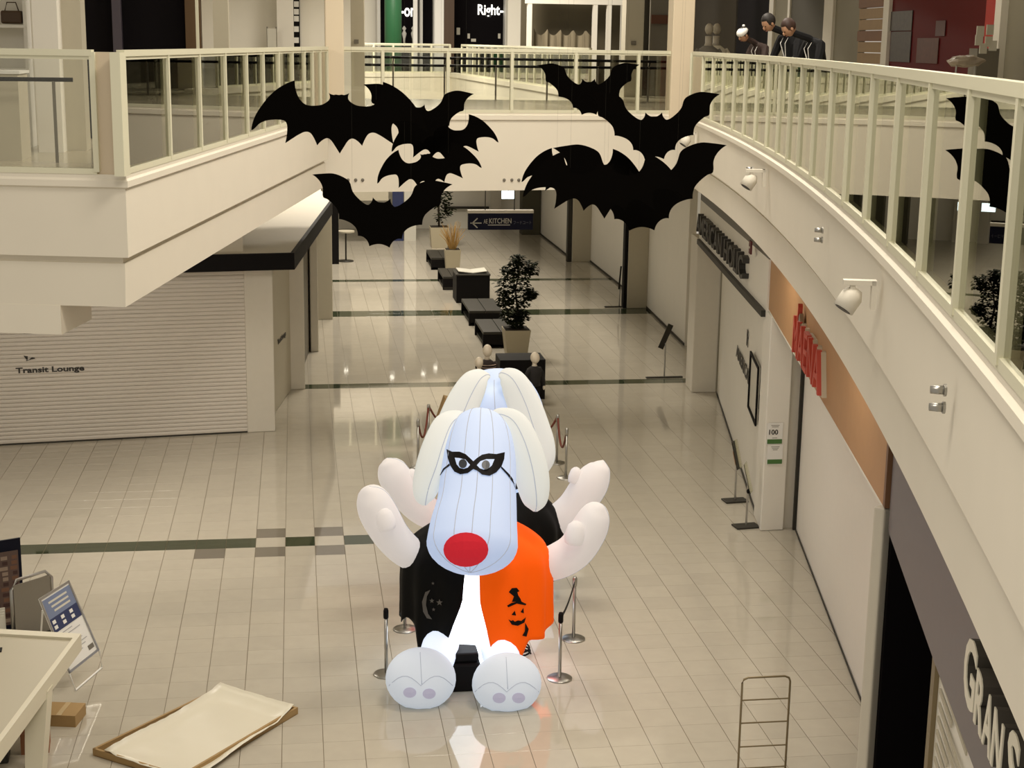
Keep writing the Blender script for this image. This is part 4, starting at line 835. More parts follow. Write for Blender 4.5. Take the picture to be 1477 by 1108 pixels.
# cardboard boxes
t = thing('cardboard_box', 'flat brown cardboard box under the table edge', 'box', (*onz(95, 1040, 0)[:2], 0)); p = onz(93, 1045, 0)
G().box(p + Vector((-.02, .12, .07)), (.40, .36, .14), -.2).out('carton', M_CARD, t); G().box(p + Vector((-.02, .12, .142)), (.06, .362, .004), -.2).out('tape', mat('tape', (.42, .30, .14), .4), t)
p = onz(50, 1085, 0); G().box(p + Vector((0, .1, .12)), (.3, .3, .24), .1).out('cardboard_box', mat('reddish_card', (.30, .13, .06), .8), label='reddish brown box behind the slanted table leg', cat='box')
p = onz(8, 1100, 0); bevel(G().box(p + Vector((-.1, .1, .3)), (.25, .3, .6), .1).out('dark_bin', M_DGREY, label='dark upright bin under the cream table', cat='bin'), .02)
# wooden tray with sheet on the floor
t = thing('packing_tray', 'long panel in a brown carton lid with loose white wrapping, lying flat', 'panel', (-1.2, 16.6, 0))
q4 = [onz(*c, 0) for c in ((134, 1090), (318, 1000), (430, 1030), (262, 1130))]
cen = sum(q4, Vector()) / 4
def rim(a, b, h_, w_, m, name):
    d = (b - a).normalized(); n = d.cross(UZ) * w_; n = n if n.dot(cen - a) > 0 else -n
    mk(name, [a, b, b + n, a + n] + [p + Vector((0, 0, h_)) for p in (a, b, b + n, a + n)], [(0, 1, 2, 3), (4, 5, 6, 7), (0, 1, 5, 4), (1, 2, 6, 5), (2, 3, 7, 6), (3, 0, 4, 7)], M_CARD, t)
for i in range(4): rim(q4[i], q4[(i + 1) % 4], .085, .03, M_CARD, 'carton_side')
mk('carton_base', q4 + [p + Vector((0, 0, .012)) for p in q4], [(0, 1, 2, 3), (4, 5, 6, 7), (0, 1, 5, 4), (1, 2, 6, 5), (2, 3, 7, 6), (3, 0, 4, 7)], M_CARD, t)
vs = []; nu, nv = 24, 14; random.seed(5)
wr = [onz(*c, .1) for c in ((150, 1083), (318, 991), (424, 1022), (272, 1125))]
for i in range(nu + 1):
    for j in range(nv + 1):
        u, v = i / nu, j / nv; p = (wr[0] * (1 - u) + wr[1] * u) * (1 - v) + (wr[3] * (1 - u) + wr[2] * u) * v
        edge = min(u, 1 - u, v, 1 - v); z = .045 + .012 * math.sin(9 * u + 3 * v) + random.uniform(-.005, .005)
        if edge < .1: z += .06 * (1 - edge / .1) * (1.0 if (u > .86 or v < .1) else .5)
        if u > .9: z += .05 * (u - .9) / .1
        vs.append((p.x, p.y, z))
o = mk('white_wrapping', vs, [(i * (nv + 1) + j, (i + 1) * (nv + 1) + j, (i + 1) * (nv + 1) + j + 1, i * (nv + 1) + j + 1) for i in range(nu) for j in range(nv)], mat('white_wrap', (.68, .64, .52), .35), t, True)
o.modifiers.new('thick', 'SOLIDIFY').thickness = .004
# wire rack lower right
t = thing('wire_rack', 'tall olive tube rack with four cross bars on the tiles', 'rack', (4.8, 14.6, 0))
a = at(1071, 978, 14.6); b = at(1140, 978, 14.6); zt3 = a.z
r = .045; top = [Vector((a.x, 14.6, 0)), Vector((a.x, 14.6, zt3 - .06)), Vector((a.x + .015, 14.6, zt3 - .02)), Vector((a.x + .06, 14.6, zt3)), Vector((b.x - .06, 14.6, zt3)), Vector((b.x - .015, 14.6, zt3 - .02)), Vector((b.x, 14.6, zt3 - .06)), Vector((b.x, 14.6, 0))]
G().tube(top, .012, 8).out('tube_frame', M_BRASS, t, True)
for py in (1009, 1042, 1076, 1107): z = at(1100, py, 14.6).z; G().tube([(a.x, 14.6, z), (b.x, 14.6, z)], .008, 6).out('cross_bar', M_BRASS, t)
for x in (a.x, b.x): G().tube([(x, 14.3, .015), (x, 14.9, .015)], .014, 6).out('foot', M_BRASS, t)

# ================================================================== SPOTLIGHTS ON THE CURVED EDGE
def onR(px, py, y0, y1): return onwall(px, py, (xrail(y0) - .055, y0), (xrail(y1) - .055, y1))
def spot(px, py, ya, s, label):
    p = onR(px, py, ya - .6, ya + .6); dd = Vector((xrail(ya + .6) - xrail(ya - .6), 1.2, 0)).normalized(); n = Vector((-dd.y, dd.x, 0))
    t = thing('wall_spotlight', label, 'spotlight', p); R = Matrix((n, dd, UZ)).transposed()
    G().box(p + n * .01 * s, (.03 * s, .07 * s, .18 * s), M=R).out('wall_plate', M_COLUMN, t)
    G().box(p + n * .10 * s + UZ * .075 * s, (.2 * s, .07 * s, .03 * s), M=R).out('arm', M_COLUMN, t)
    G().box(p + n * .14 * s + UZ * .03 * s, (.03 * s, .05 * s, .1 * s), M=R).out('yoke', M_COLUMN, t)
    tl_ = (n * .5 - UZ * .75 - dd * .2).normalized(); c = p + n * .15 * s - UZ * .03 * s
    q = G().tube([c - tl_ * .07 * s, c - tl_ * .02 * s, c + tl_ * .08 * s], [.04 * s, .07 * s, .07 * s], 12).out('lamp_head', M_COLUMN, t, True)
    G().tube([c + tl_ * .081 * s, c + tl_ * .083 * s], .055 * s, 12).out('lens', M_DGREY, q)
spot(1262, 425, 9.2, 1.0, 'beige bracket spotlight on the curved edge above the red letters')
spot(1103, 257, 16.6, 1.1, 'beige bracket spotlight on the curved edge above the white sign box')
spot(1004, 200, 23.6, 1.1, 'beige bracket spotlight at the bridge end of the curved edge')
def knob(px, py, ya, s, label):
    p = onR(px, py, ya - .6, ya + .6); dd = Vector((xrail(ya + .6) - xrail(ya - .6), 1.2, 0)).normalized(); n = Vector((-dd.y, dd.x, 0)); t = thing('wall_hook', label, 'hook', p)
    for k, zz in enumerate((.045, -.035)):
        G().tube([p + UZ * zz * s, p + UZ * zz * s + n * .012 * s], .028 * s, 10).out('flange', M_METAL, t); G().tube([p + UZ * zz * s, p + UZ * zz * s + n * .07 * s], [.022 * s, .018 * s], 10).out('peg', M_METAL, t, True)
knob(1364, 577, 6.8, 1.0, 'pair of steel pegs on the near part of the curved edge')
knob(1187, 340, 12.2, 1.0, 'pair of steel pegs on the curved edge between the two bracket spotlights')
knob(1086, 250, 17.4, 1.2, 'pair of steel pegs beside the spotlight above the white sign box')

# ================================================================== BATS
# half outlines (x >= 0), unit half span; y up
TA_H = [(0.0, .045), (.035, .05), (.06, .045), (.115, .065), (.105, .0), (.17, -.055), (.24, -.075), (.37, -.07), (.45, .0), (.49, .10), (.50, .20), (.63, .145), (.76, .05), (.88, -.09), (.96, -.22), (1.0, -.36), (.97, -.345), (.90, -.28), (.80, -.245), (.67, -.24), (.61, -.26), (.59, -.33), (.615, -.50), (.54, -.45), (.45, -.395), (.385, -.37), (.33, -.385), (.29, -.44), (.255, -.52), (.20, -.465), (.145, -.44), (.10, -.46), (.05, -.53), (0, -.61)]
TB_H = [(0.0, .05), (.055, .055), (.125, .11), (.145, .04), (.20, .0), (.33, .08), (.42, .18), (.47, .31), (.56, .37), (.70, .41), (.84, .40), (1.0, .375), (.90, .30), (.845, .20), (.835, .07), (.77, .04), (.68, -.03), (.615, -.11), (.595, -.23), (.50, -.245), (.40, -.29), (.335, -.36), (.315, -.45), (.25, -.455), (.185, -.50), (.145, -.585), (.07, -.555), (0, -.545)]
def spline(pts, n=4):
    P = [Vector(p) for p in pts]; k = len(P); T = []
    for i in range(k):
        a = P[i] - P[i - 1]; b = P[(i + 1) % k] - P[i]; sharp = a.length < 1e-6 or b.length < 1e-6 or a.normalized().dot(b.normalized()) < .35
        T.append(None if sharp else (P[(i + 1) % k] - P[i - 1]) * .5)
    out = []
    for i in range(k):
        p, q = P[i], P[(i + 1) % k]; d = q - p; m0 = T[i]; m1 = T[(i + 1) % k]
        m0 = m0.normalized() * d.length if m0 else (d * 2 - m1.normalized() * d.length if m1 else d); m0 = m0.normalized() * d.length
        m1 = m1.normalized() * d.length if m1 else (d * 2 - m0).normalized() * d.length
        for s_ in range(n):
            u = s_ / n; out.append(p * (2 * u ** 3 - 3 * u * u + 1) + m0 * (u ** 3 - 2 * u * u + u) + q * (3 * u * u - 2 * u ** 3) + m1 * (u ** 3 - u * u))
    return [(v.x, v.y) for v in out]
def bat(kind, cx, cy, half, tilt, Y, label, sy=1.0):
    H2 = TA_H if kind == 'A' else TB_H
    out = spline(H2 + [(-x, y) for x, y in H2[::-1] if x > 1e-6])
    c = at(cx, cy, Y); s = (at(cx + half, cy, Y) - c).length; ct, st = math.cos(tilt), math.sin(tilt)
    up = (UZ * .98 + Vector((0, .12, 0))).normalized(); rt = Vector((.99, -.137, 0)).normalized(); nr = rt.cross(up)
    P = [c + rt * ((x * ct - y * sy * st) * s) + up * ((x * st + y * sy * ct) * s) for x, y in out]; n = len(P)
    t = thing('hanging_bat', label, 'bat', c)
    bm = bmesh.new(); vs = [bm.verts.new(p - c + nr * .012) for p in P]; f = bm.faces.new(vs); f.normal_update()
    r = bmesh.ops.extrude_face_region(bm, geom=[f]); bmesh.ops.translate(bm, verts=[v for v in r['geom'] if isinstance(v, bmesh.types.BMVert)], vec=nr * -.024)
    bmesh.ops.triangulate(bm, faces=[f_ for f_ in bm.faces if len(f_.verts) > 4]); bmesh.ops.recalc_face_normals(bm, faces=bm.faces)
    me = bpy.data.meshes.new('bat_board'); bm.to_mesh(me); bm.free(); me.materials.append(M_BAT); o = bpy.data.objects.new('bat_board', me); COL.objects.link(o); o.parent = t
    k = 8 if kind == 'A' else 5
    for x in (.42, -.42):
        y = .0 if kind == 'A' else .12; p = c + rt * ((x * ct - y * st) * s) + up * ((x * st + y * ct) * s); G().tube([p, (p.x, p.y, 13.2)], .0004, 4).out('hanging_wire', M_DGREY, t)
bat('A', 489, 143, 127, -.0, 13.0, 'large black bat with drooping wings beside the left railing')
bat('B', 602, 159, 79, -.07, 13.6, 'black bat with upswept wings behind the large left bat')
bat('A', 639, 184, 77, .10, 13.9, 'black bat with drooping wing tip above the small left bat')
bat('A', 615, 226, 76, .16, 13.3, 'small black bat with drooping wings above the lowest left bat')
bat('B', 550, 297, 100.5, -.055, 12.6, 'lowest black bat with upswept wings before the hall below')
bat('B', 849, 122, 72, .02, 14.6, 'topmost black bat with upswept wings before the bridge railing')
bat('B', 943, 173, 93, .02, 14.0, 'black bat with upswept wings beside the right curved railing')
bat('A', 840, 232, 86, .0, 14.3, 'black bat with drooping wings behind the lowest right bats')
bat('B', 924, 259, 121.5, .03, 13.4, 'large black bat with upswept wings, right of the lowest pair')
bat('A', 872, 243, 115, -.0, 13.0, 'large black bat with drooping wings under the upswept right bats')

# ================================================================== INFLATABLE DOGS
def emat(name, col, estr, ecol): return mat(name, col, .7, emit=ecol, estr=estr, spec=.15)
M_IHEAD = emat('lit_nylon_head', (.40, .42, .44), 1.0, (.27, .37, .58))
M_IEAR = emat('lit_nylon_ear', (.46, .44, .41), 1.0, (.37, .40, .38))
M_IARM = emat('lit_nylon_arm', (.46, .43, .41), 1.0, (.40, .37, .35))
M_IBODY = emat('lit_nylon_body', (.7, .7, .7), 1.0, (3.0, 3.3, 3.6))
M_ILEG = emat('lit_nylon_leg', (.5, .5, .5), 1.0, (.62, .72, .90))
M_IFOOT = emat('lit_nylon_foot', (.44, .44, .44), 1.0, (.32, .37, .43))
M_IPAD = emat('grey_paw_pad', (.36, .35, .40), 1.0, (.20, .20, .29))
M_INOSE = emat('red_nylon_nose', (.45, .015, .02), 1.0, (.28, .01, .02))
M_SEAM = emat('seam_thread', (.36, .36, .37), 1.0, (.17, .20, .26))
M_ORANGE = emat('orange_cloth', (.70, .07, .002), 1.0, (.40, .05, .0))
M_CAPEK = mat('black_satin_cloth', (.004, .004, .004), .6, spec=.10)
M_STAR = mat('grey_star_print', (.10, .09, .08), .6)

def loft(path, rx, ry, n=20, flat=None, side=None):
    """tube with elliptical rings; rx along 'side' hint, ry perpendicular"""
    g = G(); k = len(path); path = [Vector(p) for p in path]; rings = []
    for i, p in enumerate(path):
        tg = (path[min(i + 1, k - 1)] - path[max(i - 1, 0)]).normalized(); sd = Vector(side) if side else Vector((1, 0, 0))
        sd = (sd - tg * sd.dot(tg)).normalized(); w = tg.cross(sd)
        rings.append([p + sd * math.cos(2 * math.pi * j / n) * rx[i] + w * math.sin(2 * math.pi * j / n) * ry[i] for j in range(n)])
    vs = [v for r in rings for v in r]; fs = [(i * n + j, i * n + (j + 1) % n, (i + 1) * n + (j + 1) % n, (i + 1) * n + j) for i in range(k - 1) for j in range(n)]
    g.add(vs, fs + [tuple(range(n))[::-1], tuple(range((k - 1) * n, k * n))]); g.rings = rings; return g
def cr(pts, n):
    """Catmull-Rom resample of tuples"""
    out = []; P = [pts[0]] + list(pts) + [pts[-1]]
    for i in range(1, len(P) - 2):
        for s in range(n):
            u = s / n; out.append(tuple(.5 * ((2 * b) + (c - a) * u + (2 * a - 5 * b + 4 * c - d) * u * u + (3 * b - a - 3 * c + d) * u ** 3) for a, b, c, d in zip(P[i - 1], P[i], P[i + 1], P[i + 2])))
    out.append(tuple(pts[-1])); return out
def limb(rows, m, name, t, thick=.8, n=18, side=None, res=5, cap=0):
    """rows of (px, py, half width px, Y)"""
    R = cr(rows, res); path = []; rx = []; ry = []
    for px, py, hw, Y in R:
        p = at(px, py, Y); s = (at(px + 1, py, Y) - p).length; path.append(p); rx.append(max(.004, hw * s)); ry.append(max(.004, hw * s * thick))
    if cap:
        T = (path[-1] - path[-4]).normalized(); p_, a_, b_ = path[-1], rx[-1], ry[-1]
        for k in range(1, 10): w_ = math.pi / 2 * k / 9.05; path.append(p_ + T * cap * math.sin(w_)); rx.append(max(.004, a_ * math.cos(w_))); ry.append(max(.004, b_ * math.cos(w_)))
    g = loft(path, rx, ry, n, side=side); o = g.out(name, m, t, True); o['_n'] = n; return o, g
def seams(g, idx, t, r=.006, name='seam'):
    for j in idx: G().tube([ring[j] for ring in g.rings], r, 5).out(name, M_SEAM, t, True)

# ---- front dog
DP = onz(668, 985, 0)
dog = thing('inflatable_dog', 'front glowing white inflatable dog with black mask, red nose and orange and black cape', 'inflatable', (DP.x, 18.0, 0))
# head: from crown down to the muzzle
hd_rows = [(694, 600, 3, 18.60), (694, 603, 24, 18.56), (693, 616, 40, 18.44), (692, 642, 49, 18.26), (691, 672, 53, 18.06), (689, 702, 55, 17.86), (687, 732, 58, 17.66), (683, 762, 63, 17.47), (681, 785, 65.5, 17.34)]
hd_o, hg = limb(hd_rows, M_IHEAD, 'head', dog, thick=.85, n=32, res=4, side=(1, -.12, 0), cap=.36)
seams(hg, (3, 6, 8, 10, 13), hd_o, .006)
def surf(g, px, py):
    """point where the pixel ray first meets lofted rings (rough search)"""
    best = None; n = len(g.rings[0])
    for r in g.rings:
        for v in r:
            a, b, d = proj(v); e = (a - px) ** 2 + (b - py) ** 2
            if d < 40 and (best is None or e + (d * 8) ** 2 * .02 < best[0]): best = (e + (d * 8) ** 2 * .02, v, d)
    o = Vector((0, 0, H)); rr = ray(px, py).normalized(); return o + rr * (best[1] - o).dot(rr)
bpy.context.view_layer.update()
def hit(o_mesh, px, py):
    """exact ray hit on a mesh part (world coordinates)"""
    off = o_mesh.matrix_world.translation; mi = o_mesh.matrix_world.inverted(); o0 = mi @ Vector((0, 0, H)); d = ray(px, py).normalized()
    ok, loc, nrm_, idx = o_mesh.ray_cast(o0, d)
    return (o_mesh.matrix_world @ loc, nrm_) if ok else (None, None)
bpy.context.view_layer.update()
def decal(obj, poly, m, name, parent, lift=.012, th=.008, sub=0):
    """thin sheet that follows a part's surface; poly in frame pixels, triangulated on a grid"""
    bm = bmesh.new(); vs = [bm.verts.new((x, y, 0)) for x, y in poly]; f = bm.faces.new(vs); bmesh.ops.triangulate(bm, faces=[f])
    for _ in range(sub): bmesh.ops.subdivide_edges(bm, edges=[e for e in bm.edges if e.calc_length() > 5], cuts=1); bmesh.ops.triangulate(bm, faces=bm.faces)
    lastY = None; bm.verts.index_update(); pos = []
    hits = [hit(obj, v.co.x, v.co.y) for v in bm.verts]; good = [h[0] for h in hits if h[0]]
    for v, h in zip(bm.verts, hits):
        p = h[0] if h[0] else (at(v.co.x, v.co.y, min(good, key=lambda q: abs(proj(q)[0] - v.co.x) + abs(proj(q)[1] - v.co.y)).y) if good else None)
        if p is None: bm.free(); return None
        rr = ray(v.co.x, v.co.y).normalized(); pos.append((p - rr * lift, p - rr * (lift - th)))
    n = len(pos); F = [tuple(q.index for q in f.verts) for f in bm.faces]; be = [(e.verts[0].index, e.verts[1].index) for e in bm.edges if len(e.link_faces) == 1]; bm.free()
    return mk(name, [a for a, b in pos] + [b for a, b in pos], F + [tuple(i + n for i in f[::-1]) for f in F] + [(a, b, b + n, a + n) for a, b in be], m, parent)
def ellp(cx, cy, rx, ry, n=24, rot=0): return [(cx + rx * math.cos(2 * math.pi * i / n) * math.cos(rot) - ry * math.sin(2 * math.pi * i / n) * math.sin(rot), cy + rx * math.cos(2 * math.pi * i / n) * math.sin(rot) + ry * math.sin(2 * math.pi * i / n) * math.cos(rot)) for i in range(n)]
decal(hd_o, ellp(672, 793, 32.5, 25), M_INOSE, 'nose', dog, lift=.035, th=.04, sub=2)
S3 = 240 / 1108.
mk_px = lambda L: [(600 + x * S3, 480 + y * S3) for x, y in L]
mask = mk_px([(203, 775), (240, 792), (290, 792), (330, 808), (360, 835), (382, 856), (405, 835), (440, 812), (485, 803), (535, 808), (592, 795), (588, 840), (570, 890), (535, 930), (490, 953), (440, 945), (410, 920), (382, 908), (345, 935), (295, 943), (255, 925), (228, 885), (210, 830)])
msk = decal(hd_o, mask, M_BLACK, 'mask', dog, lift=.014, th=.01, sub=2)
for e in ([(258, 832), (290, 835), (330, 845), (360, 880), (345, 898), (318, 907), (290, 900), (270, 875)], [(405, 882), (430, 855), (470, 842), (523, 842), (505, 885), (480, 905), (450, 912), (425, 903)]):
    decal(hd_o, mk_px(e), M_IHEAD, 'eye_opening', msk, lift=.02, th=.004, sub=1)
for cx, cy in ((312, 872), (465, 880)): decal(hd_o, ellp(600 + cx * S3, 480 + cy * S3, 6, 6.6, 16), mat('dark_pupil', (.03, .035, .045), .4), 'pupil', msk, lift=.034, th=.006, sub=1)
decal(hd_o, mk_px([(222, 870), (180, 905), (158, 950), (164, 948), (190, 912), (226, 885)]), M_BLACK, 'mask_strap', msk, lift=.014, th=.01, sub=1)
decal(hd_o, mk_px([(570, 890), (620, 940), (665, 1000), (680, 1040), (664, 1045), (650, 1005), (610, 950), (565, 900)]), M_BLACK, 'mask_strap', msk, lift=.014, th=.01, sub=1)
# ears
eL = [(674, 601, 3, 18.55), (662, 602, 12, 18.52), (646, 613, 20, 18.42), (634, 640, 23, 18.28), (624, 672, 24, 18.16), (615, 700, 20, 18.08), (612, 719, 14, 18.04), (613, 729, 3, 18.02)]
eR = [(705, 601, 3, 18.55), (720, 600, 12, 18.52), (740, 611, 20, 18.42), (755, 640, 23, 18.28), (765, 675, 25, 18.16), (770, 705, 23, 18.08), (772, 727, 16, 18.04), (772, 738, 3, 18.02)]
for r_ in (eL, eR): o, g_ = limb(r_, M_IEAR, 'ear', dog, thick=.45, n=18, side=(1, -.2, .4) if r_ is eR else (1, -.1, -.4)); seams(g_, (4,), o, .006)
# torso
to_rows = [(684, 760, 10, 18.5), (686, 775, 55, 18.45), (688, 800, 84, 18.40), (688, 840, 92, 18.36), (686, 880, 88, 18.30), (682, 915, 70, 18.25), (680, 938, 58, 18.2), (680, 950, 40, 18.2)]
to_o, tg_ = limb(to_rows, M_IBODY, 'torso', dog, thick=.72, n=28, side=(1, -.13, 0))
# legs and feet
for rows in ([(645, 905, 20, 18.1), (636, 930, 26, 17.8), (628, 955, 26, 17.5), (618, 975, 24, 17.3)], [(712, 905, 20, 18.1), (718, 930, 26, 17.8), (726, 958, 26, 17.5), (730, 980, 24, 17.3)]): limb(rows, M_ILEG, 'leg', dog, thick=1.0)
for cx, cy, rx, ry, Yf, tw in ((607, 979, 51, 43, 17.25, .12), (731, 986, 50, 42, 17.1, -.03)):
    c = at(cx, cy, Yf); s = (at(cx + 1, cy, Yf) - c).length; tl_ = Matrix.Rotation(tw * .8, 3, 'Y') @ Matrix.Rotation(-.38, 3, 'X')
    g = G().ell(c, (rx * s, .27, ry * s * 1.04), tl_, 26, 16)
    for v in g.v: v.z = max(v.z, .004)
    fo = g.out('foot', M_IFOOT, dog, True); bpy.context.view_layer.update()
    for dx in (-14, 14): decal(fo, ellp(cx + dx + (3 if cx > 700 else -2), cy + 21 + (dx * .06 if cx < 700 else 0), 9.5, 7.5, 18), M_IPAD, 'paw_pad', fo, lift=.012, th=.01, sub=1)
    arc = [(cx - 46 + 92 * i / 14, cy + 10 - 14 * abs(math.sin(math.pi * i / 14 * 2)) ** 1.0 + (2 if cx > 700 else 0)) for i in range(15)]
    pts = [hit(fo, *q)[0] for q in arc]; pts = [q for q in pts if q]
    if len(pts) > 3: G().tube([q + Vector((0, -.003, 0)) for q in pts], .005, 5).out('seam', M_SEAM, fo, True)
    arc = [(cx - 1 + i * .3, cy - 38 + 46 * i / 8) for i in range(9)]; pts = [hit(fo, *q)[0] for q in arc]; pts = [q for q in pts if q]
    if len(pts) > 3: G().tube([q + Vector((0, -.003, 0)) for q in pts], .005, 5).out('seam', M_SEAM, fo, True)
# arms with raised mitten paws
def arm(rows, thumb, t):
    o, g = limb(rows, M_IARM, 'arm', t, thick=.9, n=18, side=(0, -1, .3)); seams(g, (4,), o, .004)
    px, py, hw, Y, dx, dy = thumb; c = at(px, py, Y); s = (at(px + 1, py, Y) - c).length; e = at(px + dx, py + dy, Y)
    G().tube([c + (c - e) * .9, c + (c - e) * .5, c, e, e + (e - c) * .45, e + (e - c) * .6], [hw * s * .9, hw * s, hw * s * 1.05, hw * s * .85, hw * s * .45, hw * s * .05], 12).out('thumb', M_IARM, o, True)
arm([(606, 806, 24, 18.4), (585, 794, 27, 18.3), (564, 772, 29, 18.2), (548, 745, 31, 18.1), (540, 727, 29, 18.05), (535, 714, 23, 18.02), (532, 706, 13, 18.0), (531, 702, 2, 18.0)], (556, 752, 14, 17.85, -3, -12), dog)
arm([(770, 818, 24, 18.4), (800, 811, 28, 18.3), (828, 795, 29, 18.2), (847, 768, 29, 18.1), (856, 749, 26, 18.05), (861, 737, 20, 18.02), (864, 730, 11, 18.0), (865, 726, 2, 18.0)], (829, 772, 14, 17.85, 2, -13), dog)
# black plinth between the feet
bevel(G().box((at(662, 975, 17.7).x, 17.95, .18), (.50, .9, .36)).out('blower_base', M_BLACK, dog), .03)
bevel(G().box((at(662, 975, 17.7).x, 17.9, .42), (.46, .7, .12)).out('blower_base', M_BLACK, dog), .03)
# cape: two cloth halves hanging from the neck around the torso, open in front, jagged hem
def cape(t, cxp, axis_rows, a0, a1, hem, m, name, n=64, infl=1.10, depth=.80, folds=7, side=Vector((1, -.13, 0)).normalized()):
    """axis_rows (px,py,half px,Y) from neck down; angle 0 = towards the camera, positive to picture right"""
    R = cr(axis_rows, 5); fwd = Vector((-.13, -1, 0)).normalized(); vs = []; k = len(R)
    for i, (px, py, hw, Y) in enumerate(R):
        p = at(px, py, Y); s = (at(px + 1, py, Y) - p).length; v = i / (k - 1)
        for j in range(n + 1):
            a = a0(v) + (a1(v) - a0(v)) * j / n; r = hw * s * infl * (1 + .035 * v * math.sin(folds * a * 2))
            q = p + side * math.sin(a) * r + fwd * math.cos(a) * r * depth
            q.z -= hem(j / n) * max(0, (v - .55) / .45) ; vs.append(q)
    fs = [(i * (n + 1) + j, i * (n + 1) + j + 1, (i + 1) * (n + 1) + j + 1, (i + 1) * (n + 1) + j) for i in range(k - 1) for j in range(n)]
    o = mk(name, vs, fs, m, t, True); sm = o.modifiers.new('thick', 'SOLIDIFY'); sm.thickness = .012; sm.offset = 1; return o
def jag(points):
    def f(u):
        for (a, b), (c, d) in zip(points[:-1], points[1:]):
            if a <= u <= c: return b + (d - b) * (u - a) / (c - a + 1e-9)
        return points[-1][1]
    return f
cax = [(685, 752, 45, 18.5), (686, 768, 72, 18.45), (687, 790, 92, 18.40), (687, 820, 97, 18.36), (687, 850, 97, 18.33), (687, 880, 97, 18.30)]
opL = lambda v: -.06 - .17 * v - .25 * max(0, v - .65) / .35; opR = lambda v: .02 + .06 * v + .19 * max(0, v - .65) / .35
jL = jag([(0, .46), (.045, .20), (.125, .30), (.15, .08), (.245, -.03), (.31, .09), (.42, .04), (.5, .2), (.6, .05), (.75, .2), (.85, .05), (1, .2)])
jR = jag([(0, .48), (.055, .27), (.12, .38), (.19, .19), (.28, .22), (.43, .10), (.5, .25), (.6, .05), (.75, .2), (.85, .05), (1, .2)])
capL = cape(dog, 685, cax, opL, lambda v: -3.1, lambda u: jL(u), M_CAPEK, 'cape_black_half')
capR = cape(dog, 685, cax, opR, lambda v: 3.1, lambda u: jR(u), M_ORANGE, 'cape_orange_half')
bpy.context.view_layer.update()
S1 = 440 / 1401.
cpx = lambda L: [(480 + x * S1, 760 + y * S1) for x, y in L]
PRN = M_BLACK
for L_, nm in (([(808, 300), (822, 282), (845, 280), (858, 296), (848, 300), (852, 315), (862, 330), (868, 345), (822, 345), (832, 320), (828, 302)], 'witch_hat_print'), ([(800, 362), (820, 350), (845, 344), (870, 345), (890, 355), (885, 361), (845, 353), (806, 370)], 'witch_hat_print'),
              ([(820, 405), (836, 385), (842, 408)], 'pumpkin_eye_print'), ([(862, 392), (876, 372), (878, 398)], 'pumpkin_eye_print'), ([(806, 425), (820, 432), (828, 428), (836, 436), (850, 430), (866, 432), (888, 415), (880, 440), (850, 455), (822, 450)], 'pumpkin_mouth_print'), ([(884, 440), (900, 470), (890, 505), (870, 500), (882, 480)], 'pumpkin_edge_print')):
    decal(capR, cpx(L_), PRN, nm, capR, lift=.016, th=.006, sub=1)
for cx, cy, r in ((455, 340, 12), (490, 348, 16), (463, 380, 9), (460, 260, 8)):
    st_ = [(cx + (r if i % 2 == 0 else r * .42) * math.sin(math.pi * i / 5), cy - (r if i % 2 == 0 else r * .42) * math.cos(math.pi * i / 5)) for i in range(10)]
    decal(capL, cpx(st_), M_STAR, 'star_print', capL, lift=.016, th=.006)
decal(capL, cpx([(448, 290), (425, 300), (410, 345), (415, 390), (432, 420), (456, 425), (438, 400), (428, 360), (432, 320)]), M_STAR, 'moon_print', capL, lift=.016, th=.006)

# ---- rear dog, back to back with the first
dog2 = thing('inflatable_dog', 'rear glowing white inflatable dog facing away, seen by its drooping ears', 'inflatable', (2.9, 20.9, 0))
h2 = [(713, 546, 3, 20.75), (713, 549, 30, 20.78), (714, 562, 54, 20.85), (715, 590, 68, 21.0), (716, 620, 72, 21.15), (717, 660, 72, 21.3), (717, 700, 70, 21.45), (717, 735, 55, 21.55), (717, 748, 10, 21.6)]
o2, g2 = limb(h2, M_IHEAD, 'head', dog2, thick=.85, n=28, side=(1, -.12, 0)); seams(g2, (7,), o2, .006)
G().ell(at(717, 690, 22.15), (.30, .12, .24)).out('nose', M_INOSE, dog2, True)
for rows, sd in (([(706, 542, 4, 20.60), (696, 543, 13, 20.56), (684, 553, 20, 20.48), (670, 578, 24, 20.40), (657, 610, 26, 20.32), (646, 640, 25, 20.25), (640, 662, 16, 20.22), (638, 676, 3, 20.2)], (1, -.1, -.4)), ([(720, 541, 4, 20.60), (728, 542, 13, 20.56), (741, 553, 20, 20.48), (755, 582, 24, 20.40), (766, 615, 26, 20.32), (776, 645, 25, 20.25), (783, 667, 18, 20.2), (787, 683, 3, 20.2)], (1, -.2, .4))):
    o, g_ = limb(rows, M_IEAR, 'ear', dog2, thick=.45, side=sd); seams(g_, (4,), o, .006)
t2 = [(708, 722, 10, 20.7), (710, 728, 55, 20.7), (712, 740, 82, 20.7), (714, 780, 88, 20.7), (714, 815, 84, 20.7), (712, 840, 60, 20.7), (712, 852, 20, 20.7)]
limb(t2, M_ILEG, 'torso', dog2, thick=.75, n=24, side=(1, -.13, 0))
def arm2(rows, thumb): arm(rows, thumb, dog2)
arm2([(632, 748, 22, 20.7), (610, 735, 26, 20.65), (588, 714, 27, 20.6), (572, 692, 27, 20.55), (565, 678, 24, 20.52), (561, 669, 17, 20.5), (559, 664, 9, 20.5), (558, 661, 1, 20.5)], (594, 692, 10, 20.5, 0, -10))
arm2([(785, 760, 22, 20.7), (806, 750, 26, 20.65), (828, 732, 27, 20.6), (848, 704, 28, 20.55), (858, 688, 25, 20.52), (865, 676, 18, 20.5), (868, 669, 10, 20.5), (870, 664, 1, 20.5)], (829, 688, 9, 20.5, 2, -9))
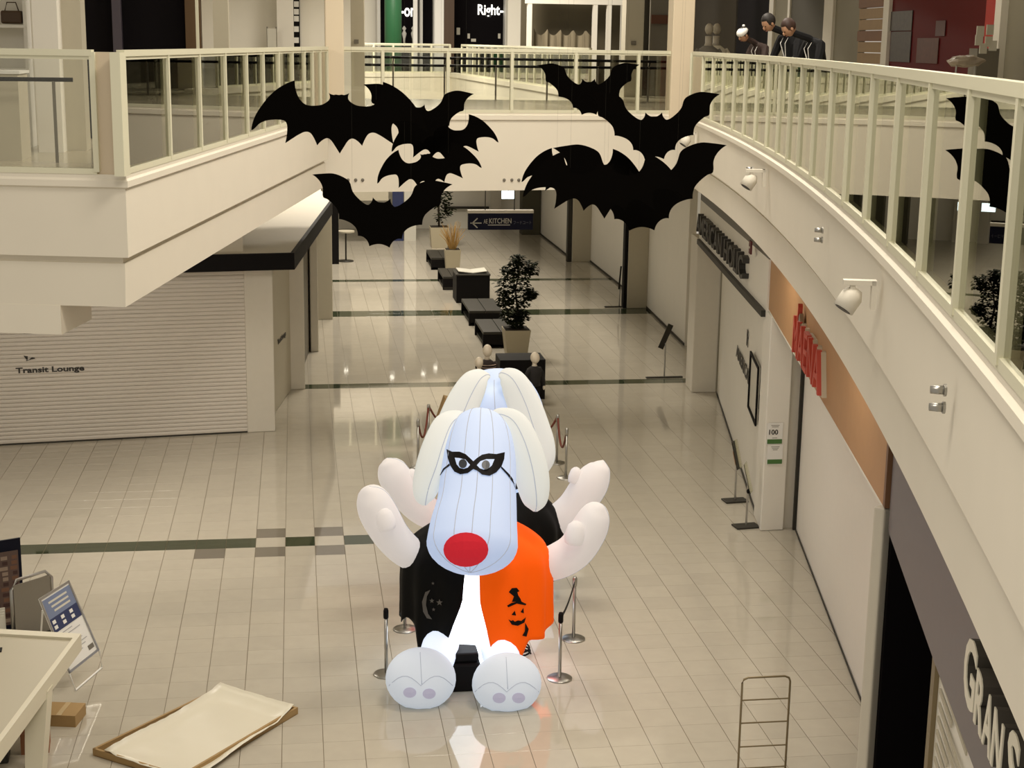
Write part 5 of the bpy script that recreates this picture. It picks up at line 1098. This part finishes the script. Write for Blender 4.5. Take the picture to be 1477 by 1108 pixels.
cx2 = [(710, 704, 45, 20.75), (711, 720, 72, 20.7), (712, 745, 90, 20.7), (713, 775, 92, 20.7), (713, 805, 92, 20.7)]
cape(dog2, 712, cx2, lambda v: 0.0, lambda v: 2.7, lambda u: .2 * abs(math.sin(u * 14)), M_CAPEK, 'cape_black_half', infl=1.05)
cape(dog2, 712, cx2, lambda v: -2.7, lambda v: -0.0, lambda u: .2 * abs(math.sin(u * 14)), M_ORANGE, 'cape_orange_half', infl=1.05)
for sx in (-1, 1):
    c = Vector((2.9 + sx * .5, 21.9, .42)); g = G().ell(c, (.42, .27, .40), Matrix.Rotation(.38, 3, 'X'), 22, 14)
    for v in g.v: v.z = max(v.z, .004)
    g.out('foot', M_IFOOT, dog2, True); G().tube([(2.9 + sx * .35, 21.0, .5), (2.9 + sx * .48, 21.7, .45)], [.24, .22], 14).out('leg', M_ILEG, dog2, True)
bevel(G().box((2.9, 20.9, .2), (.6, .9, .4)).out('blower_base', M_BLACK, dog2), .03)
# blower cable near the right foot
g = G(); p = onz(748, 945, 0)
g.tube([p + Vector((.16 * math.cos(a) * (1 - i * .004), .16 * math.sin(a), .015 + .003 * i)) for i, a in enumerate([k * .4 for k in range(40)])], .012, 6)
g.out('coiled_cable', M_BLACK, None, True, label='black coiled cable on the floor behind the right inflatable foot', cat='cable')

# ================================================================== PEOPLE ON THE RIGHT GALLERY
def person(px, py_top, Y, label, lean, headtilt, jacket, hairm, extra=None, facing=-1.2):
    base = at(px, py_top, Y); hgt = base.z - ZF; s = hgt / 1.70; B = Vector((base.x, base.y, ZF)) - Matrix.Rotation(facing, 3, 'Z') @ Vector((0, -.11 - lean - headtilt * .4, 0)) * s
    t = thing('person', label, 'person', B); R = Matrix.Rotation(facing, 3, 'Z')     # local -y is forward
    P = lambda x, y, z: B + R @ (Vector((x, y, z)) * s)
    J = dict(pel=P(0, .02, .93), sp=P(0, -.02 - lean * .3, 1.15), ch=P(0, -.03 - lean * .7, 1.34), nk=P(0, -.05 - lean, 1.47), hd=P(0, -.09 - lean - headtilt * .4, 1.56))
    for sx, n in ((-1, 'l'), (1, 'r')):
        J['sh' + n] = P(.19 * sx, -.03 - lean * .8, 1.40); J['el' + n] = P(.25 * sx, -.10 - lean, 1.12); J['wr' + n] = P(.12 * sx, -.33 - lean, 1.10); J['ha' + n] = P(.07 * sx, -.40 - lean, 1.12)
        J['hp' + n] = P(.10 * sx, .02, .90); J['kn' + n] = P(.11 * sx, -.02, .50); J['an' + n] = P(.11 * sx, .03, .09); J['to' + n] = P(.13 * sx, -.13, .03)
    ks = list(J); E_ = [('pel', 'sp'), ('sp', 'ch'), ('ch', 'nk'), ('nk', 'hd')] + [(a + n, b + n) for n in 'lr' for a, b in (('sh', 'el'), ('el', 'wr'), ('wr', 'ha'), ('hp', 'kn'), ('kn', 'an'), ('an', 'to'))] + [('ch', 'shl'), ('ch', 'shr'), ('pel', 'hpl'), ('pel', 'hpr')]
    RAD = dict(pel=.13, sp=.125, ch=.14, nk=.055, hd=.05, sh=.075, el=.052, wr=.036, ha=.035, hp=.10, kn=.065, an=.045, to=.04)
    off = WL[t.name]; me = bpy.data.meshes.new('body'); me.from_pydata([J[k] - off for k in ks], [(ks.index(a), ks.index(b)) for a, b in E_], []); me.update()
    o = bpy.data.objects.new('body', me); COL.objects.link(o); o.parent = t; md = o.modifiers.new('skin', 'SKIN')
    for i, k in enumerate(ks):
        r = RAD.get(k, RAD.get(k[:2], .05)) * s; me.skin_vertices[0].data[i].radius = (r, r); me.skin_vertices[0].data[i].use_root = (k == 'pel')
    o.modifiers.new('sub', 'SUBSURF').levels = 1; o.modifiers['sub'].render_levels = 1; me.materials.append(jacket)
    # head with face
    hc = J['hd'] + R @ Vector((0, -.02 * s, .045 * s)); HR = R @ Matrix.Rotation(headtilt, 3, 'X')
    g = G().ell(hc, (.075 * s, .095 * s, .115 * s), HR, 18, 14)
    for v in g.v:
        l = HR.transposed() @ (v - hc)
        if l.z < -.02 * s: l.x *= 1 + l.z * 2.2 / s; v.xyz = hc + HR @ l
    g.ell(hc + HR @ Vector((0, -.10 * s, -.015 * s)), (.014 * s, .02 * s, .026 * s), HR, 8, 6)
    for sx in (-1, 1): g.ell(hc + HR @ Vector((.076 * s * sx, .0, -.01 * s)), (.012 * s, .022 * s, .032 * s), HR, 8, 6)
    hdo = g.out('head', M_SKIN, t, True)
    for sx in (-1, 1): G().ell(hc + HR @ Vector((.03 * s * sx, -.088 * s, .012 * s)), (.012 * s, .008 * s, .006 * s), HR, 8, 6).out('eye', M_BLACK, hdo)
    G().ell(hc + HR @ Vector((0, -.088 * s, -.062 * s)), (.022 * s, .008 * s, .005 * s), HR, 8, 6).out('mouth', mat('lips', (.28, .10, .07), .5), hdo)
    hg = G().ell(hc + HR @ Vector((0, .018 * s, .028 * s)), (.088 * s, .102 * s, .108 * s), HR, 18, 12)
    for v in hg.v:
        l = HR.transposed() @ (v - hc)
        if l.y < -.045 * s and l.z < .075 * s: l.y = -.045 * s
        if l.z < -.05 * s: l.z = -.05 * s
        v.xyz = hc + HR @ l
    hg.out('hair', hairm, t, True)
    for sx, n in ((-1, 'l'), (1, 'r')):
        hp_ = J['ha' + n]; f = R @ Vector((0, -1, .15)); sd = R @ Vector((1, 0, 0)); hb = G().ell(hp_ + f * .03 * s, (.04 * s, .045 * s, .018 * s), R, 10, 6)
        for q in range(4): b0 = hp_ + f * .06 * s + sd * (.028 - .019 * q) * s; ln = (.06, .068, .064, .05)[q] * s; hb.tube([b0, b0 + f * ln * .6, b0 + f * ln - UZ * .02 * s], [.010 * s, .009 * s, .006 * s], 6)
        b0 = hp_ + sd * -.04 * sx * s + f * .02 * s; hb.tube([b0, b0 + f * .035 * s - sd * .02 * sx * s, b0 + f * .06 * s - sd * .02 * sx * s], [.012 * s, .010 * s, .007 * s], 6)
        hb.out('hand', M_SKIN, t, True)
    # lanyard
    ch = J['ch']; fw = R @ Vector((0, -1, 0))
    for sx in (-1, 1): G().tube([J['nk'] + R @ Vector((.055 * sx * s, .0, .0)), ch + fw * .135 * s + R @ Vector((.05 * sx * s, 0, .0)), J['sp'] + fw * .135 * s + R @ Vector((.01 * sx * s, 0, -.02 * s))], .006 * s, 5).out('lanyard', M_WHITE, t)
    if extra:
        cp = G().ell(hc + HR @ Vector((0, .0, .055 * s)), (.094 * s, .11 * s, .075 * s), HR, 18, 10).out('knit_cap', M_WHITE, t, True)
        G().ell(hc + HR @ Vector((0, .07 * s, .13 * s)), (.025 * s,) * 3, HR, 10, 8).out('pompom', M_WHITE, cp, True)
    return t
M_JACK = mat('black_jacket', (.010, .010, .011), .8, spec=.2)
person(1138, 30, 19.4, 'person in black jacket with white lanyard and short brown hair looking down', .12, .75, M_JACK, mat('dark_brown_hair', (.035, .014, .008), .6), facing=-1.35)
person(1109, 23, 20.9, 'person in black jacket with full black hair looking down over the railing', .12, .70, M_JACK, M_HAIR, facing=-1.2)
person(1073, 42, 23.4, 'person in dark clothes wearing a white knit cap, bending forward', .16, .55, mat('dark_brown_jacket', (.03, .016, .012), .8), M_HAIR, extra=True, facing=-1.2)
